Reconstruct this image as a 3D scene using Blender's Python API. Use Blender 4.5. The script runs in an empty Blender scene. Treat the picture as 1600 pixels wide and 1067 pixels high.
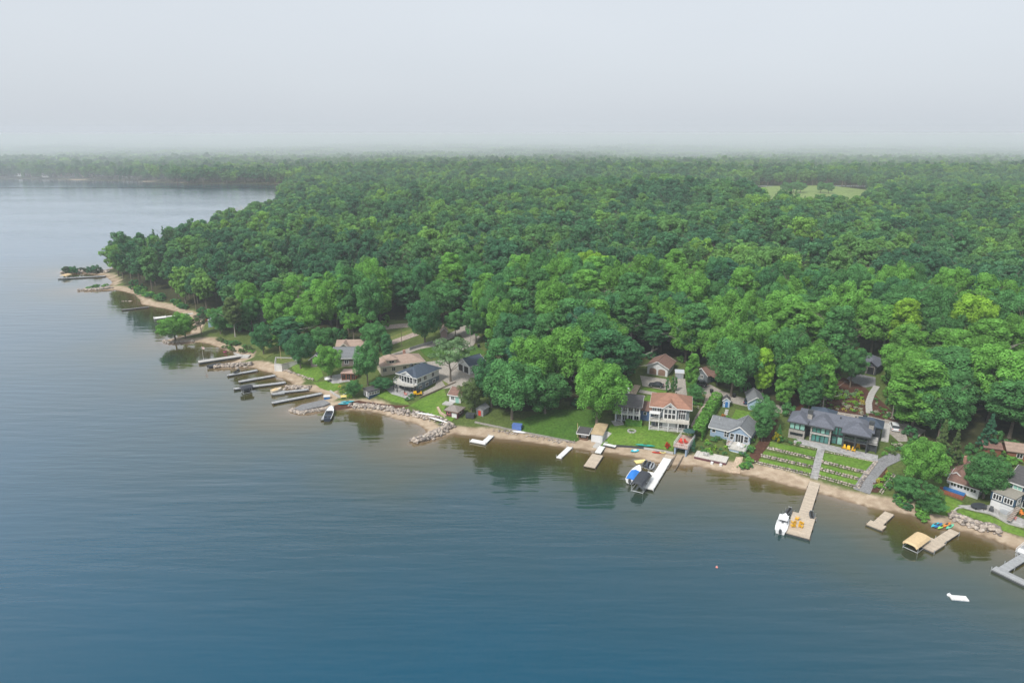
import bpy, bmesh, math, random
import numpy as np
from mathutils import Vector, Matrix
from mathutils.geometry import delaunay_2d_cdt
SC = bpy.context.scene
COL = SC.collection
R = math.radians
# ------------------------------------------------------------------ camera
CAM_H, PITCH, FPX = 80.0, R(17.1), 1066.0
cd = bpy.data.cameras.new('camera'); cam = bpy.data.objects.new('camera', cd); COL.objects.link(cam)
cd.sensor_width = 36.0; cd.lens = 36.0 * FPX / 1600.0; cd.clip_start = 0.5; cd.clip_end = 60000
cam.location = (0, 0, CAM_H); cam.rotation_euler = (math.pi / 2 - PITCH, 0, 0)
SC.camera = cam
# ------------------------------------------------------------------ overcast sky
SUN_EL, SUN_AZ = R(50), R(225)      # azimuth clockwise from +Y: the sun stands behind the camera, to the left
w = bpy.data.worlds.new('World'); SC.world = w; w.use_nodes = True
nt = w.node_tree; nt.nodes.clear()
def N(tree, t, **kw):
    n = tree.nodes.new(t)
    for k, v in kw.items(): setattr(n, k, v)
    return n
out = N(nt, 'ShaderNodeOutputWorld'); bg = N(nt, 'ShaderNodeBackground'); bg.inputs['Strength'].default_value = 0.1
sky = N(nt, 'ShaderNodeTexSky', sky_type='NISHITA'); sky.sun_disc = False
sky.sun_elevation = SUN_EL; sky.sun_rotation = SUN_AZ; sky.dust_density = 3.0; sky.air_density = 1.0
hs = N(nt, 'ShaderNodeHueSaturation'); hs.inputs['Saturation'].default_value = 0.3
tc = N(nt, 'ShaderNodeTexCoord'); mp = N(nt, 'ShaderNodeMapping'); mp.inputs['Scale'].default_value = (1.0, 1.0, 3.0)
cn = N(nt, 'ShaderNodeTexNoise'); cn.inputs['Scale'].default_value = 1.6; cn.inputs['Detail'].default_value = 3.0
cr = N(nt, 'ShaderNodeValToRGB')
cr.color_ramp.elements[0].position = 0.25; cr.color_ramp.elements[0].color = (2.68, 2.90, 3.17, 1)
cr.color_ramp.elements[1].position = 0.75; cr.color_ramp.elements[1].color = (2.88, 3.10, 3.36, 1)
mx = N(nt, 'ShaderNodeMix', data_type='RGBA'); mx.inputs['Factor'].default_value = 0.88   # cloud deck over the clear sky
L = nt.links.new
L(tc.outputs['Generated'], mp.inputs['Vector']); L(mp.outputs['Vector'], cn.inputs['Vector'])
L(cn.outputs['Fac'], cr.inputs['Fac']); L(sky.outputs['Color'], hs.inputs['Color'])
L(hs.outputs['Color'], mx.inputs[6]); L(cr.outputs['Color'], mx.inputs[7])
sz = N(nt, 'ShaderNodeSeparateXYZ'); L(tc.outputs['Generated'], sz.inputs[0])     # an overcast sky is brighter overhead than at the horizon
zm = N(nt, 'ShaderNodeMath', operation='MAXIMUM'); zm.inputs[1].default_value = 0; L(sz.outputs['Z'], zm.inputs[0])
zg = N(nt, 'ShaderNodeMath', operation='MULTIPLY_ADD'); zg.inputs[1].default_value = .15; zg.inputs[2].default_value = 1; L(zm.outputs[0], zg.inputs[0])
vg = N(nt, 'ShaderNodeVectorMath', operation='SCALE'); L(mx.outputs[2], vg.inputs[0]); L(zg.outputs[0], vg.inputs['Scale'])
L(vg.outputs[0], bg.inputs['Color']); L(bg.outputs['Background'], out.inputs['Surface'])
sd_ = bpy.data.lights.new('sun', 'SUN'); sun = bpy.data.objects.new('sun', sd_); COL.objects.link(sun)
sd_.energy = 1.5; sd_.angle = R(10); sd_.color = (1.0, 0.96, 0.9)
sv = Vector((math.sin(SUN_AZ) * math.cos(SUN_EL), math.cos(SUN_AZ) * math.cos(SUN_EL), math.sin(SUN_EL)))
sun.rotation_euler = (-sv).to_track_quat('-Z', 'Y').to_euler(); sun.location = (0, 0, 300)
vs = SC.view_settings
SC.display_settings.display_device = 'sRGB'
vs.view_transform = 'Standard'; vs.look = 'None'; vs.gamma = 1.0; vs.use_curve_mapping = False
vs.exposure = 1.25
cy = SC.cycles
cy.max_bounces = 5; cy.diffuse_bounces = 2; cy.glossy_bounces = 2; cy.transmission_bounces = 2
cy.volume_bounces = 2; cy.transparent_max_bounces = 4; cy.use_denoising = True
cy.caustics_reflective = False; cy.caustics_refractive = False
# ------------------------------------------------------------------ pixel helpers (photo pixels, 1600 x 1067)
CF = np.array([0, math.cos(PITCH), -math.sin(PITCH)]); CU = np.array([0, math.sin(PITCH), math.cos(PITCH)])
def ray(px, py):
    return CF + np.array([1.0, 0, 0]) * (px - 800) / FPX + CU * (533.5 - py) / FPX
def at(px, py, z=0.0):
    d = ray(px, py); t = (z - CAM_H) / d[2]
    return np.array([0, 0, CAM_H]) + d * t
def top_z(p, py):
    """height at which a vertical above ground point p reaches picture row py"""
    k = (533.5 - py) / FPX
    q = np.array([p[0], p[1], -CAM_H])
    a = CU @ q - k * (CF @ q); b = CU[2] - k * CF[2]
    return -a / b
def pxm(p):      # photo pixels per metre at a point
    return FPX / (CF @ (np.array([p[0], p[1], p[2] - CAM_H])))
# ------------------------------------------------------------------ terrain
SH = [(2200,1050),(1800,925),(1680,886),(1600,862),(1585,856),(1550,843),(1525,836),(1494,829),(1462,826),(1450,817),(1425,806),(1400,801),(1366,796),
 (1345,789),(1302,777),(1260,766),(1232,759),(1190,748),(1153,740),(1136,738),(1090,729),(1055,727),(1016,720),(994,714),(960,709),(944,708),
 (925,705),(897,701),(869,697),(850,694),(800,688),(764,685),(733,681),(708,678),(695,682),(672,689),(655,692),(645,692),(648,687),(660,680),(668,674),
 (662,670),(651,663),(640,659),(620,655),(600,648),(580,643),(556,640),(530,640),(518,640),(508,641),(490,646),(468,647),(456,644),(458,638),(470,633),
 (490,628),(503,625),(505,618),(500,613),(482,611),(465,610),(446,609),(444,604),(456,600),(453,596),(444,592),(431,589),(424,583),(418,582),(405,579),
 (391,574),(384,574),(355,576),(336,576),(333,573),(342,569),(362,566),(376,561),(378,556),(365,551),(342,544),(327,538),(309,535),(287,537),(265,538),
 (255,535),(259,531),(276,527),(297,522),(301,512),(299,500),(288,493),(274,487),(257,482),(237,479),(222,476),(217,468),(209,460),(192,455),(174,453),
 (142,455),(124,455),(119,454),(131,452),(170,447),(174,441),(170,436),(162,431),(128,427),(98,428),(95,425),(128,422),(165,422),(182,416),(215,412),
 (262,400),(330,382),(396,356),(428,334),(437,322),(434,317),(446,309),(449,301),(458,294),(470,290),(462,288.5),(440,289),(400,287),(300,288),(250,285),
 (200,283.5),(100,281.5),(0,280),(-300,278)]
SHW = np.array([at(x, y)[:2] for x, y in SH])
LAND = np.vstack([SHW, [[-9000, 1500], [-9000, 14000], [14000, 14000], [14000, -900]]])
rng = np.random.default_rng(7)
def vnoise(x, y, s, seed=0):
    """cheap smooth value noise"""
    r = np.random.default_rng(seed); tb = r.random((64, 64))
    u = np.asarray(x) / s; v = np.asarray(y) / s
    i = np.floor(u).astype(int); j = np.floor(v).astype(int); f = u - i; g = v - j
    f = f * f * (3 - 2 * f); g = g * g * (3 - 2 * g)
    a = tb[i % 64, j % 64]; b = tb[(i + 1) % 64, j % 64]; c = tb[i % 64, (j + 1) % 64]; d = tb[(i + 1) % 64, (j + 1) % 64]
    return (a * (1 - f) + b * f) * (1 - g) + (c * (1 - f) + d * f) * g
def inside(X, Y, poly):
    r = np.zeros(X.shape, bool); n = len(poly)
    for k in range(n):
        x0, y0 = poly[k]; x1, y1 = poly[(k + 1) % n]
        if y0 == y1: continue
        c = ((y0 > Y) != (y1 > Y)) & (X < (x1 - x0) * (Y - y0) / (y1 - y0) + x0)
        r ^= c
    return r
def sdist(X, Y):
    d = np.full(X.shape, 1e9)
    for k in range(len(SHW) - 1):
        a, b = SHW[k], SHW[k + 1]; e = b - a
        t = np.clip(((X - a[0]) * e[0] + (Y - a[1]) * e[1]) / (e @ e), 0, 1)
        d = np.minimum(d, (X - a[0] - t * e[0]) ** 2 + (Y - a[1] - t * e[1]) ** 2)
    return np.sqrt(d) * np.where(inside(X, Y, LAND), 1, -1)
def axis(lo, hi, step, far0, far1, g=1.07):
    m = list(np.arange(lo, hi + step / 2, step)); s = step; v = hi
    while v < far1: s *= g; v += s; m.append(v)
    s = step; v = lo; l = []
    while v > far0: s *= g; v -= s; l.append(v)
    return np.array(l[::-1] + m)
GX = axis(-170, 170, 1.35, -7000, 9000); GY = axis(100, 380, 1.35, -60, 9200, 1.045)
MX, MY = np.meshgrid(GX, GY, indexing='ij')
SDG = sdist(MX, MY)
SDG += (vnoise(MX, MY, 6, 3) - .5) * 0.8 * np.clip(1 - np.abs(SDG) / 20, 0, 1)
hp = np.interp(SDG, [-60, -12, -3, 0, 5, 8.5, 14, 30, 60, 100, 200, 420, 700], [-12, -2.6, -.55, 0, .75, 1.9, 2.5, 4.2, 6.6, 9.5, 12, 12, 12])
val = np.interp(MY, [0, 420, 620, 850, 1000, 1500, 2600, 5000], [1, 1, .85, .25, .25, .55, 1.0, 1.3])
hills = ((vnoise(MX, MY, 150, 5) - .5) * 12 + (vnoise(MX, MY, 45, 6) - .5) * 4) * np.clip((SDG - 90) / 120, 0, 1)
ridge = 8 * np.exp(-((MX - 90) / 170) ** 2 - ((MY - 640) / 110) ** 2)
HG = np.where(SDG > 0, hp * val + hills * np.clip(val, .4, 1) + ridge * np.clip((SDG - 60) / 60, 0, 1), hp)
HG = np.where((SDG > 0) & (MY < 420), HG, HG)
def _bil(G, x, y):
    x = np.clip(np.asarray(x, float), GX[0], GX[-1] - 1e-6); y = np.clip(np.asarray(y, float), GY[0], GY[-1] - 1e-6)
    i = np.clip(np.searchsorted(GX, x) - 1, 0, len(GX) - 2); j = np.clip(np.searchsorted(GY, y) - 1, 0, len(GY) - 2)
    f = (x - GX[i]) / (GX[i + 1] - GX[i]); g = (y - GY[j]) / (GY[j + 1] - GY[j])
    return (G[i, j] * (1 - f) + G[i + 1, j] * f) * (1 - g) + (G[i, j + 1] * (1 - f) + G[i + 1, j + 1] * f) * g
def H(x, y): return _bil(HG, x, y)
def SD(x, y): return _bil(SDG, x, y)
def gnd(px, py):
    """ground point seen at a photo pixel (march along the sight line)"""
    d = ray(px, py); o = np.array([0, 0, CAM_H]); t = 60.0; dt = 1.0
    for _ in range(4000):
        p = o + d * t
        if p[2] <= max(float(H(p[0], p[1])), 0.0): break
        t += max(.3, t * .004)
    lo, hi = t - max(.3, t * .004) * 1.01, t
    for _ in range(12):
        m = (lo + hi) / 2; p = o + d * m
        if p[2] <= max(float(H(p[0], p[1])), 0.0): hi = m
        else: lo = m
    p = o + d * hi
    return np.array([p[0], p[1], max(float(H(p[0], p[1])), 0.0)])
# ------------------------------------------------------------------ materials
MATS = {}
def nodes(m):
    m.use_nodes = True; t = m.node_tree
    return t, t.nodes['Principled BSDF'], t.links.new
def rgb(c): return (c[0], c[1], c[2], 1)
def mat(name, c, rough=.8, var=.18, scale=1.5, bands=None, metal=0.0, spec=.3, bump=0.0, c2=None, coat=0.0):
    """procedural surface: base colour, blotchy noise at two sizes, optional board / course lines along an axis"""
    if name in MATS: return MATS[name]
    m = bpy.data.materials.new(name); t, b, L = nodes(m)
    tc = N(t, 'ShaderNodeTexCoord')
    n1 = N(t, 'ShaderNodeTexNoise'); n1.inputs['Scale'].default_value = scale; n1.inputs['Detail'].default_value = 6; n1.inputs['Roughness'].default_value = .7
    L(tc.outputs['Object'], n1.inputs['Vector'])
    r = N(t, 'ShaderNodeValToRGB'); c2 = c2 or c
    r.color_ramp.elements[0].position = .3; r.color_ramp.elements[0].color = rgb([v * (1 - var) for v in c])
    r.color_ramp.elements[1].position = .7; r.color_ramp.elements[1].color = rgb([min(1, v * (1 + var)) for v in c2])
    L(n1.outputs['Fac'], r.inputs['Fac']); col = r.outputs['Color']; hgt = n1.outputs['Fac']
    if bands:
        ax, size, depth = bands
        sx = N(t, 'ShaderNodeSeparateXYZ'); L(tc.outputs['Object'], sx.inputs[0])
        mm = N(t, 'ShaderNodeMath', operation='DIVIDE'); mm.inputs[1].default_value = size; L(sx.outputs['XYZ'.index(ax)], mm.inputs[0])
        fr = N(t, 'ShaderNodeMath', operation='FRACT'); L(mm.outputs[0], fr.inputs[0])
        gt = N(t, 'ShaderNodeMath', operation='GREATER_THAN'); gt.inputs[1].default_value = .82; L(fr.outputs[0], gt.inputs[0])
        fl = N(t, 'ShaderNodeMath', operation='FLOOR'); L(mm.outputs[0], fl.inputs[0])
        wn = N(t, 'ShaderNodeTexWhiteNoise', noise_dimensions='1D'); L(fl.outputs[0], wn.inputs['W'])
        mr = N(t, 'ShaderNodeMapRange'); mr.inputs['To Min'].default_value = 1 - depth * .6; mr.inputs['To Max'].default_value = 1.08; L(wn.outputs['Value'], mr.inputs[0])
        mk = N(t, 'ShaderNodeMath', operation='MULTIPLY_ADD'); mk.inputs[1].default_value = -depth; L(gt.outputs[0], mk.inputs[0]); L(mr.outputs[0], mk.inputs[2])
        vm = N(t, 'ShaderNodeVectorMath', operation='SCALE'); L(col, vm.inputs[0]); L(mk.outputs[0], vm.inputs['Scale']); col = vm.outputs[0]
    L(col, b.inputs['Base Color'])
    b.inputs['Roughness'].default_value = rough; b.inputs['Metallic'].default_value = metal
    b.inputs['Specular IOR Level'].default_value = spec; b.inputs['Coat Weight'].default_value = coat
    if bump:
        bp = N(t, 'ShaderNodeBump'); bp.inputs['Strength'].default_value = bump; bp.inputs['Distance'].default_value = .1
        L(hgt, bp.inputs['Height']); L(bp.outputs[0], b.inputs['Normal'])
    MATS[name] = m
    return m
WHITE = mat('white_paint', (.68, .68, .67), .55, .06)
CREAM = mat('cream_siding', (.62, .59, .50), .7, .08, bands=('Z', .22, .12))
TANW = mat('tan_wall', (.50, .45, .35), .75, .1, bands=('Z', .22, .12))
WSIDE = mat('white_siding', (.62, .63, .63), .65, .06, bands=('Z', .22, .14))
BLUES = mat('blue_siding', (.10, .17, .31), .65, .1, bands=('Z', .22, .15))
NAVY = mat('navy_siding', (.035, .075, .125), .6, .12, bands=('Z', .24, .18))
GREYB = mat('blue_grey_siding', (.27, .36, .47), .65, .08, bands=('Z', .22, .14))
GREYS = mat('grey_siding', (.16, .185, .20), .65, .1, bands=('Z', .22, .15))
LBLUE = mat('light_blue_siding', (.36, .48, .62), .65, .08, bands=('Z', .22, .12))
DARKW = mat('charcoal_cladding', (.055, .06, .066), .6, .2, bands=('Z', .25, .2))
STONE = mat('stone_veneer', (.33, .31, .28), .85, .35, 3.0, bands=('Z', .3, .22), bump=.4)
CONC = mat('concrete', (.42, .41, .39), .9, .14, .8)
REDW = mat('red_cedar', (.26, .09, .05), .75, .2, bands=('X', .16, .25))
BROWNW = mat('brown_wood', (.17, .10, .065), .8, .2, bands=('Z', .2, .25))
MAROON = mat('maroon_wood', (.13, .05, .06), .8, .15, bands=('Z', .2, .2))
R_SLATE = mat('slate_shingle', (.12, .128, .155), .8, .25, 2.5, bands=('Y', .35, .12))
R_DARKBL = mat('navy_roof_and_shaded_slate', (.055, .075, .105), .75, .22, 2.5, bands=('Y', .35, .12))
R_GREY = mat('grey_shingle', (.17, .18, .19), .85, .2, 2.0, bands=('Y', .35, .12))
R_CHAR = mat('charcoal_shingle', (.085, .082, .085), .85, .25, 2.0, bands=('Y', .35, .12))
R_BROWN = mat('brown_shingle', (.21, .125, .10), .85, .22, 2.0, bands=('Y', .35, .12))
R_RED = mat('terracotta_shingle', (.30, .16, .11), .85, .18, 1.2, bands=('Y', .35, .12))
R_TAN = mat('tan_shingle', (.34, .25, .20), .85, .18, 1.5, bands=('Y', .35, .12))
R_TANF = mat('tan_felt', (.47, .36, .22), .9, .2, .7)
GLASS = mat('window_glass', (.018, .024, .03), .06, .4, .5, spec=.9)
TEAL = mat('teal_glass', (.06, .20, .18), .06, .5, .5, spec=1.0)
GREENGL = mat('pale_green_blind', (.26, .50, .43), .2, .2, .5, spec=.9)
BLACK = mat('black_metal', (.02, .02, .022), .45, .2)
DGREY = mat('dark_grey_plastic', (.06, .065, .07), .5, .2)
ALU = mat('aluminium', (.52, .54, .56), .4, .1, metal=.6)
DOCKG = mat('grey_dock_boards', (.36, .37, .38), .8, .16, bands=('X', .28, .25))
DOCKT = mat('tan_dock_boards', (.50, .42, .33), .8, .16, bands=('X', .28, .22))
DOCKW = mat('white_dock_boards', (.72, .72, .70), .7, .08, bands=('X', .5, .14))
DECKB = mat('deck_boards', (.40, .33, .28), .8, .15, bands=('X', .2, .2))
DECKR = mat('pink_deck_boards', (.45, .31, .26), .8, .15, bands=('X', .2, .2))
DECKL = mat('light_deck_boards', (.56, .53, .48), .8, .1, bands=('X', .2, .16))
RUST = mat('weathered_post', (.16, .13, .10), .85, .3)
GEL = mat('white_gelcoat', (.80, .81, .82), .25, .04, spec=.5)
NAVYG = mat('navy_gelcoat', (.03, .04, .065), .3, .1, spec=.5)
BLUEC = mat('blue_canvas', (.03, .20, .62), .7, .15, 3)
DARKC = mat('dark_canvas', (.045, .05, .06), .75, .2, 2)
TANC = mat('tan_canvas', (.60, .45, .26), .75, .12, 2)
BEIGEC = mat('beige_vinyl', (.55, .48, .38), .7, .1)
GREENC = mat('dark_green_canvas', (.03, .075, .07), .8, .2)
YEL = mat('yellow_plastic', (.80, .45, .01), .45, .08)
YELP = mat('pale_yellow_foam', (.80, .68, .28), .6, .06)
RED = mat('red_plastic', (.55, .05, .03), .5, .12)
ORANGE = mat('orange_plastic', (.75, .25, .05), .5, .12)
PINK = mat('pink_plastic', (.72, .28, .24), .6, .1)
MAGENTA = mat('magenta_plastic', (.6, .07, .28), .5, .1)
CYAN = mat('cyan_plastic', (.05, .48, .60), .45, .1)
LIME = mat('lime_plastic', (.30, .62, .12), .45, .1)
MINT = mat('mint_plastic', (.15, .60, .38), .45, .1)
BLUEP = mat('blue_plastic', (.03, .16, .42), .45, .1)
TEALP = mat('turquoise_plastic', (.02, .35, .28), .5, .1)
CARW = mat('white_car_paint', (.74, .75, .77), .25, .03, spec=.5, coat=.6)
CARD = mat('dark_car_paint', (.03, .035, .045), .25, .1, spec=.5, coat=.6)
CARB = mat('navy_car_paint', (.025, .05, .10), .25, .1, spec=.5, coat=.6)
TYRE = mat('tyre_rubber', (.02, .02, .02), .85, .1)
BARK = mat('bark', (.17, .14, .11), .9, .3, 2)
BARKL = mat('pale_bark', (.38, .35, .31), .9, .3, 2)
BRICKR = mat('pink_brick', (.40, .22, .17), .85, .2, 3, bands=('Z', .2, .15))
# ------------------------------------------------------------------ ground materials
def ground_mat(name, cols, scale, scale2=None, bump=.3):
    m = bpy.data.materials.new(name); t, b, L = nodes(m)
    g = N(t, 'ShaderNodeNewGeometry')
    n1 = N(t, 'ShaderNodeTexNoise'); n1.inputs['Scale'].default_value = scale; n1.inputs['Detail'].default_value = 8; n1.inputs['Roughness'].default_value = .72
    L(g.outputs['Position'], n1.inputs['Vector'])
    r = N(t, 'ShaderNodeValToRGB'); e = r.color_ramp.elements
    while len(e) < len(cols): e.new(.5)
    for k, c in enumerate(cols): e[k].position = .25 + .5 * k / (len(cols) - 1); e[k].color = rgb(c)
    L(n1.outputs['Fac'], r.inputs['Fac'])
    n2 = N(t, 'ShaderNodeTexNoise'); n2.inputs['Scale'].default_value = scale2 or scale * 9; n2.inputs['Detail'].default_value = 4
    L(g.outputs['Position'], n2.inputs['Vector'])
    mr = N(t, 'ShaderNodeMapRange'); mr.inputs['From Min'].default_value = .3; mr.inputs['From Max'].default_value = .7
    mr.inputs['To Min'].default_value = .72; mr.inputs['To Max'].default_value = 1.25; L(n2.outputs['Fac'], mr.inputs[0])
    v = N(t, 'ShaderNodeVectorMath', operation='SCALE'); L(r.outputs['Color'], v.inputs[0]); L(mr.outputs[0], v.inputs['Scale'])
    L(v.outputs[0], b.inputs['Base Color']); b.inputs['Roughness'].default_value = .95; b.inputs['Specular IOR Level'].default_value = .15
    bp = N(t, 'ShaderNodeBump'); bp.inputs['Strength'].default_value = bump; bp.inputs['Distance'].default_value = .25
    L(n2.outputs['Fac'], bp.inputs['Height']); L(bp.outputs[0], b.inputs['Normal'])
    MATS[name] = m
    return m, t, b, v
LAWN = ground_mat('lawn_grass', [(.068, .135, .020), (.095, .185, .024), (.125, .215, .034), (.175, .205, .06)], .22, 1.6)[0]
LAWND = ground_mat('lawn_grass_painted_shade', [(.045, .11, .02), (.06, .13, .02), (.08, .15, .03)], .15, 1.6)[0]  # same lawn grass, with the tree shade put into a darker green
ROUGHG = ground_mat('rough_grass', [(.09, .14, .03), (.14, .17, .05), (.19, .16, .06)], .3, 2.2)[0]
GRAVEL = ground_mat('gravel', [(.27, .24, .21), (.33, .30, .265), (.40, .365, .32)], .15, 2.5)[0]
ASPH = ground_mat('grey_asphalt', [(.17, .17, .175), (.21, .21, .215), (.25, .25, .25)], .2, 3)[0]
PAVER = ground_mat('pavers', [(.28, .275, .27), (.34, .335, .33), (.40, .39, .38)], .4, 1.5)[0]
PINKPAVE = ground_mat('pinkish_pavers', [(.30, .24, .21), (.36, .29, .25), (.42, .34, .30)], .4, 1.5)[0]
MULCH = ground_mat('red_mulch', [(.05, .026, .018), (.085, .040, .026), (.12, .058, .038)], .5, 3)[0]
SANDM = ground_mat('pale_sand', [(.36, .27, .19), (.45, .345, .25), (.52, .41, .31)], .15, 2)[0]
FIELD = ground_mat('meadow', [(.13, .19, .05), (.17, .24, .07), (.21, .27, .09)], .02, .3)[0]
# terrain: zones by vertex attribute (real ground cover), edges broken up by noise
def terrain_material():
    m, t, b, v = ground_mat('terrain_ground', [(.06, .085, .025), (.085, .12, .03), (.12, .14, .05)], .2, 1.8)
    L = t.links.new
    def zone(prev, attr, cols, sc):
        a = N(t, 'ShaderNodeAttribute', attribute_name=attr); g = N(t, 'ShaderNodeNewGeometry')
        n = N(t, 'ShaderNodeTexNoise'); n.inputs['Scale'].default_value = sc; n.inputs['Detail'].default_value = 8; n.inputs['Roughness'].default_value = .7
        L(g.outputs['Position'], n.inputs['Vector'])
        r = N(t, 'ShaderNodeValToRGB'); e = r.color_ramp.elements; e.new(.5)
        for k in range(3): e[k].position = .3 + .2 * k; e[k].color = rgb(cols[k])
        L(n.outputs['Fac'], r.inputs['Fac'])
        ad = N(t, 'ShaderNodeMath', operation='MULTIPLY_ADD'); ad.inputs[1].default_value = 2.0; L(a.outputs['Fac'], ad.inputs[0])
        mu = N(t, 'ShaderNodeMath', operation='MULTIPLY_ADD'); mu.inputs[1].default_value = 1.2; mu.inputs[2].default_value = -1.1; L(n.outputs['Fac'], mu.inputs[0])
        L(mu.outputs[0], ad.inputs[2]); ad.use_clamp = True
        mx = N(t, 'ShaderNodeMix', data_type='RGBA'); L(ad.outputs[0], mx.inputs[0]); L(prev, mx.inputs[6]); L(r.outputs['Color'], mx.inputs[7])
        return mx.outputs[2]
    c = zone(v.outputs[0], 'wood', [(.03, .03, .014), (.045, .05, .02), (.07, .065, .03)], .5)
    c = zone(c, 'sand', [(.27, .20, .14), (.385, .30, .215), (.50, .41, .31)], .35)
    c = zone(c, 'wet', [(.14, .095, .055), (.17, .12, .075), (.22, .155, .10)], .8)
    L(c, b.inputs['Base Color'])
    return m
TERR = terrain_material()
# ------------------------------------------------------------------ mesh helpers
def fast_mesh(name, V, Fq, mat_=None):
    """numpy mesh: V (n,3), Fq (m,3|4)"""
    me = bpy.data.meshes.new(name); V = np.asarray(V, np.float32); Fq = np.asarray(Fq, np.int32); k = Fq.shape[1]
    me.vertices.add(len(V)); me.vertices.foreach_set('co', V.ravel())
    me.loops.add(Fq.size); me.loops.foreach_set('vertex_index', Fq.ravel())
    me.polygons.add(len(Fq)); me.polygons.foreach_set('loop_start', np.arange(0, Fq.size, k, dtype=np.int32))
    me.polygons.foreach_set('loop_total', np.full(len(Fq), k, np.int32))
    me.update(calc_edges=True)
    if mat_: me.materials.append(mat_)
    return me
def link(name, me, parent=None, **props):
    o = bpy.data.objects.new(name, me); COL.objects.link(o)
    if parent is not None: o.parent = parent
    for k, v in props.items():
        if v is not None: o[k] = v
    return o
def empty(name, loc, rz, label, category, group=None):
    o = link(name, None, None, label=label, category=category, group=group)
    o.location = [float(v) for v in loc]; o.rotation_euler = (0, 0, rz); o.empty_display_size = .5
    return o
def structure(name, me): return link(name, me, None, kind='structure')
class MB:
    def __init__(s): s.v = []; s.f = []
    def add(s, vs, fs):
        b = len(s.v); s.v += [tuple(map(float, p)) for p in vs]; s.f += [tuple(b + i for i in f) for f in fs]; return s
    def box(s, x0, x1, y0, y1, z0, z1):
        return s.add([(x0,y0,z0),(x1,y0,z0),(x1,y1,z0),(x0,y1,z0),(x0,y0,z1),(x1,y0,z1),(x1,y1,z1),(x0,y1,z1)],
                     [(0,3,2,1),(4,5,6,7),(0,1,5,4),(1,2,6,5),(2,3,7,6),(3,0,4,7)])
    def prism(s, poly, z0, z1):
        n = len(poly)
        return s.add([(x, y, z0) for x, y in poly] + [(x, y, z1) for x, y in poly],
                     [tuple(range(n))[::-1], tuple(range(n, 2 * n))] + [(i, (i + 1) % n, n + (i + 1) % n, n + i) for i in range(n)])
    def tube(s, p0, p1, r0, r1=None, n=6):
        r1 = r0 if r1 is None else r1
        p0 = Vector(p0); p1 = Vector(p1); d = (p1 - p0).normalized()
        a = d.orthogonal().normalized(); b = d.cross(a); vs = []
        for p, r in ((p0, r0), (p1, r1)):
            for k in range(n):
                t = 2 * math.pi * k / n; vs.append(p + (a * math.cos(t) + b * math.sin(t)) * r)
        return s.add(vs, [(i, (i + 1) % n, n + (i + 1) % n, n + i) for i in range(n)] + [tuple(range(n))[::-1], tuple(range(n, 2 * n))])
    def loft(s, rings, cap=True):
        n = len(rings[0]); vs = [p for r in rings for p in r]; fs = []
        for k in range(len(rings) - 1):
            fs += [(k*n+i, k*n+(i+1)%n, (k+1)*n+(i+1)%n, (k+1)*n+i) for i in range(n)]
        if cap: fs += [tuple(range(n))[::-1], tuple(range((len(rings)-1)*n, len(rings)*n))]
        return s.add(vs, fs)
    def slab(s, a, b, c, d, th):
        """thick sheet through four points, thickness downwards"""
        P = [a, b, c, d]
        return s.add([p for p in P] + [(p[0], p[1], p[2] - th) for p in P], [(0,1,2,3),(7,6,5,4),(0,4,5,1),(1,5,6,2),(2,6,7,3),(3,7,4,0)])
    def hip(s, x0, x1, y0, y1, z, rise, ov=.5, ridge=None, th=.22):
        x0 -= ov; x1 += ov; y0 -= ov; y1 += ov; w, d = x1 - x0, y1 - y0; cx, cy_ = (x0 + x1) / 2, (y0 + y1) / 2
        if ridge is None: ridge = abs(w - d)
        if w >= d: r0, r1 = (cx - ridge / 2, cy_), (cx + ridge / 2, cy_)
        else: r0, r1 = (cx, cy_ - ridge / 2), (cx, cy_ + ridge / 2)
        vs = [(x0,y0,z-th),(x1,y0,z-th),(x1,y1,z-th),(x0,y1,z-th),(x0,y0,z),(x1,y0,z),(x1,y1,z),(x0,y1,z),(*r0,z+rise),(*r1,z+rise)]
        fs = [(3,2,1,0),(0,1,5,4),(1,2,6,5),(2,3,7,6),(3,0,4,7)]
        if w >= d: fs += [(4,5,9,8),(5,6,9),(6,7,8,9),(7,4,8)]
        else: fs += [(4,5,8),(5,6,9,8),(6,7,9),(7,4,8,9)]
        return s.add(vs, fs)
    def gable(s, x0, x1, y0, y1, z, rise, ax='x', ov=.45, th=.2):
        """two roof slabs; ridge along ax"""
        if ax == 'x':
            m = (y0 + y1) / 2; k = rise / (m - y0); a, b = x0 - ov, x1 + ov
            s.slab((a, y0 - ov, z - k * ov + th), (b, y0 - ov, z - k * ov + th), (b, m, z + rise + th), (a, m, z + rise + th), th)
            s.slab((a, m, z + rise + th), (b, m, z + rise + th), (b, y1 + ov, z - k * ov + th), (a, y1 + ov, z - k * ov + th), th)
        else:
            m = (x0 + x1) / 2; k = rise / (m - x0); a, b = y0 - ov, y1 + ov
            s.slab((x0 - ov, a, z - k * ov + th), (m, a, z + rise + th), (m, b, z + rise + th), (x0 - ov, b, z - k * ov + th), th)
            s.slab((m, a, z + rise + th), (x1 + ov, a, z - k * ov + th), (x1 + ov, b, z - k * ov + th), (m, b, z + rise + th), th)
        return s
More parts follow.
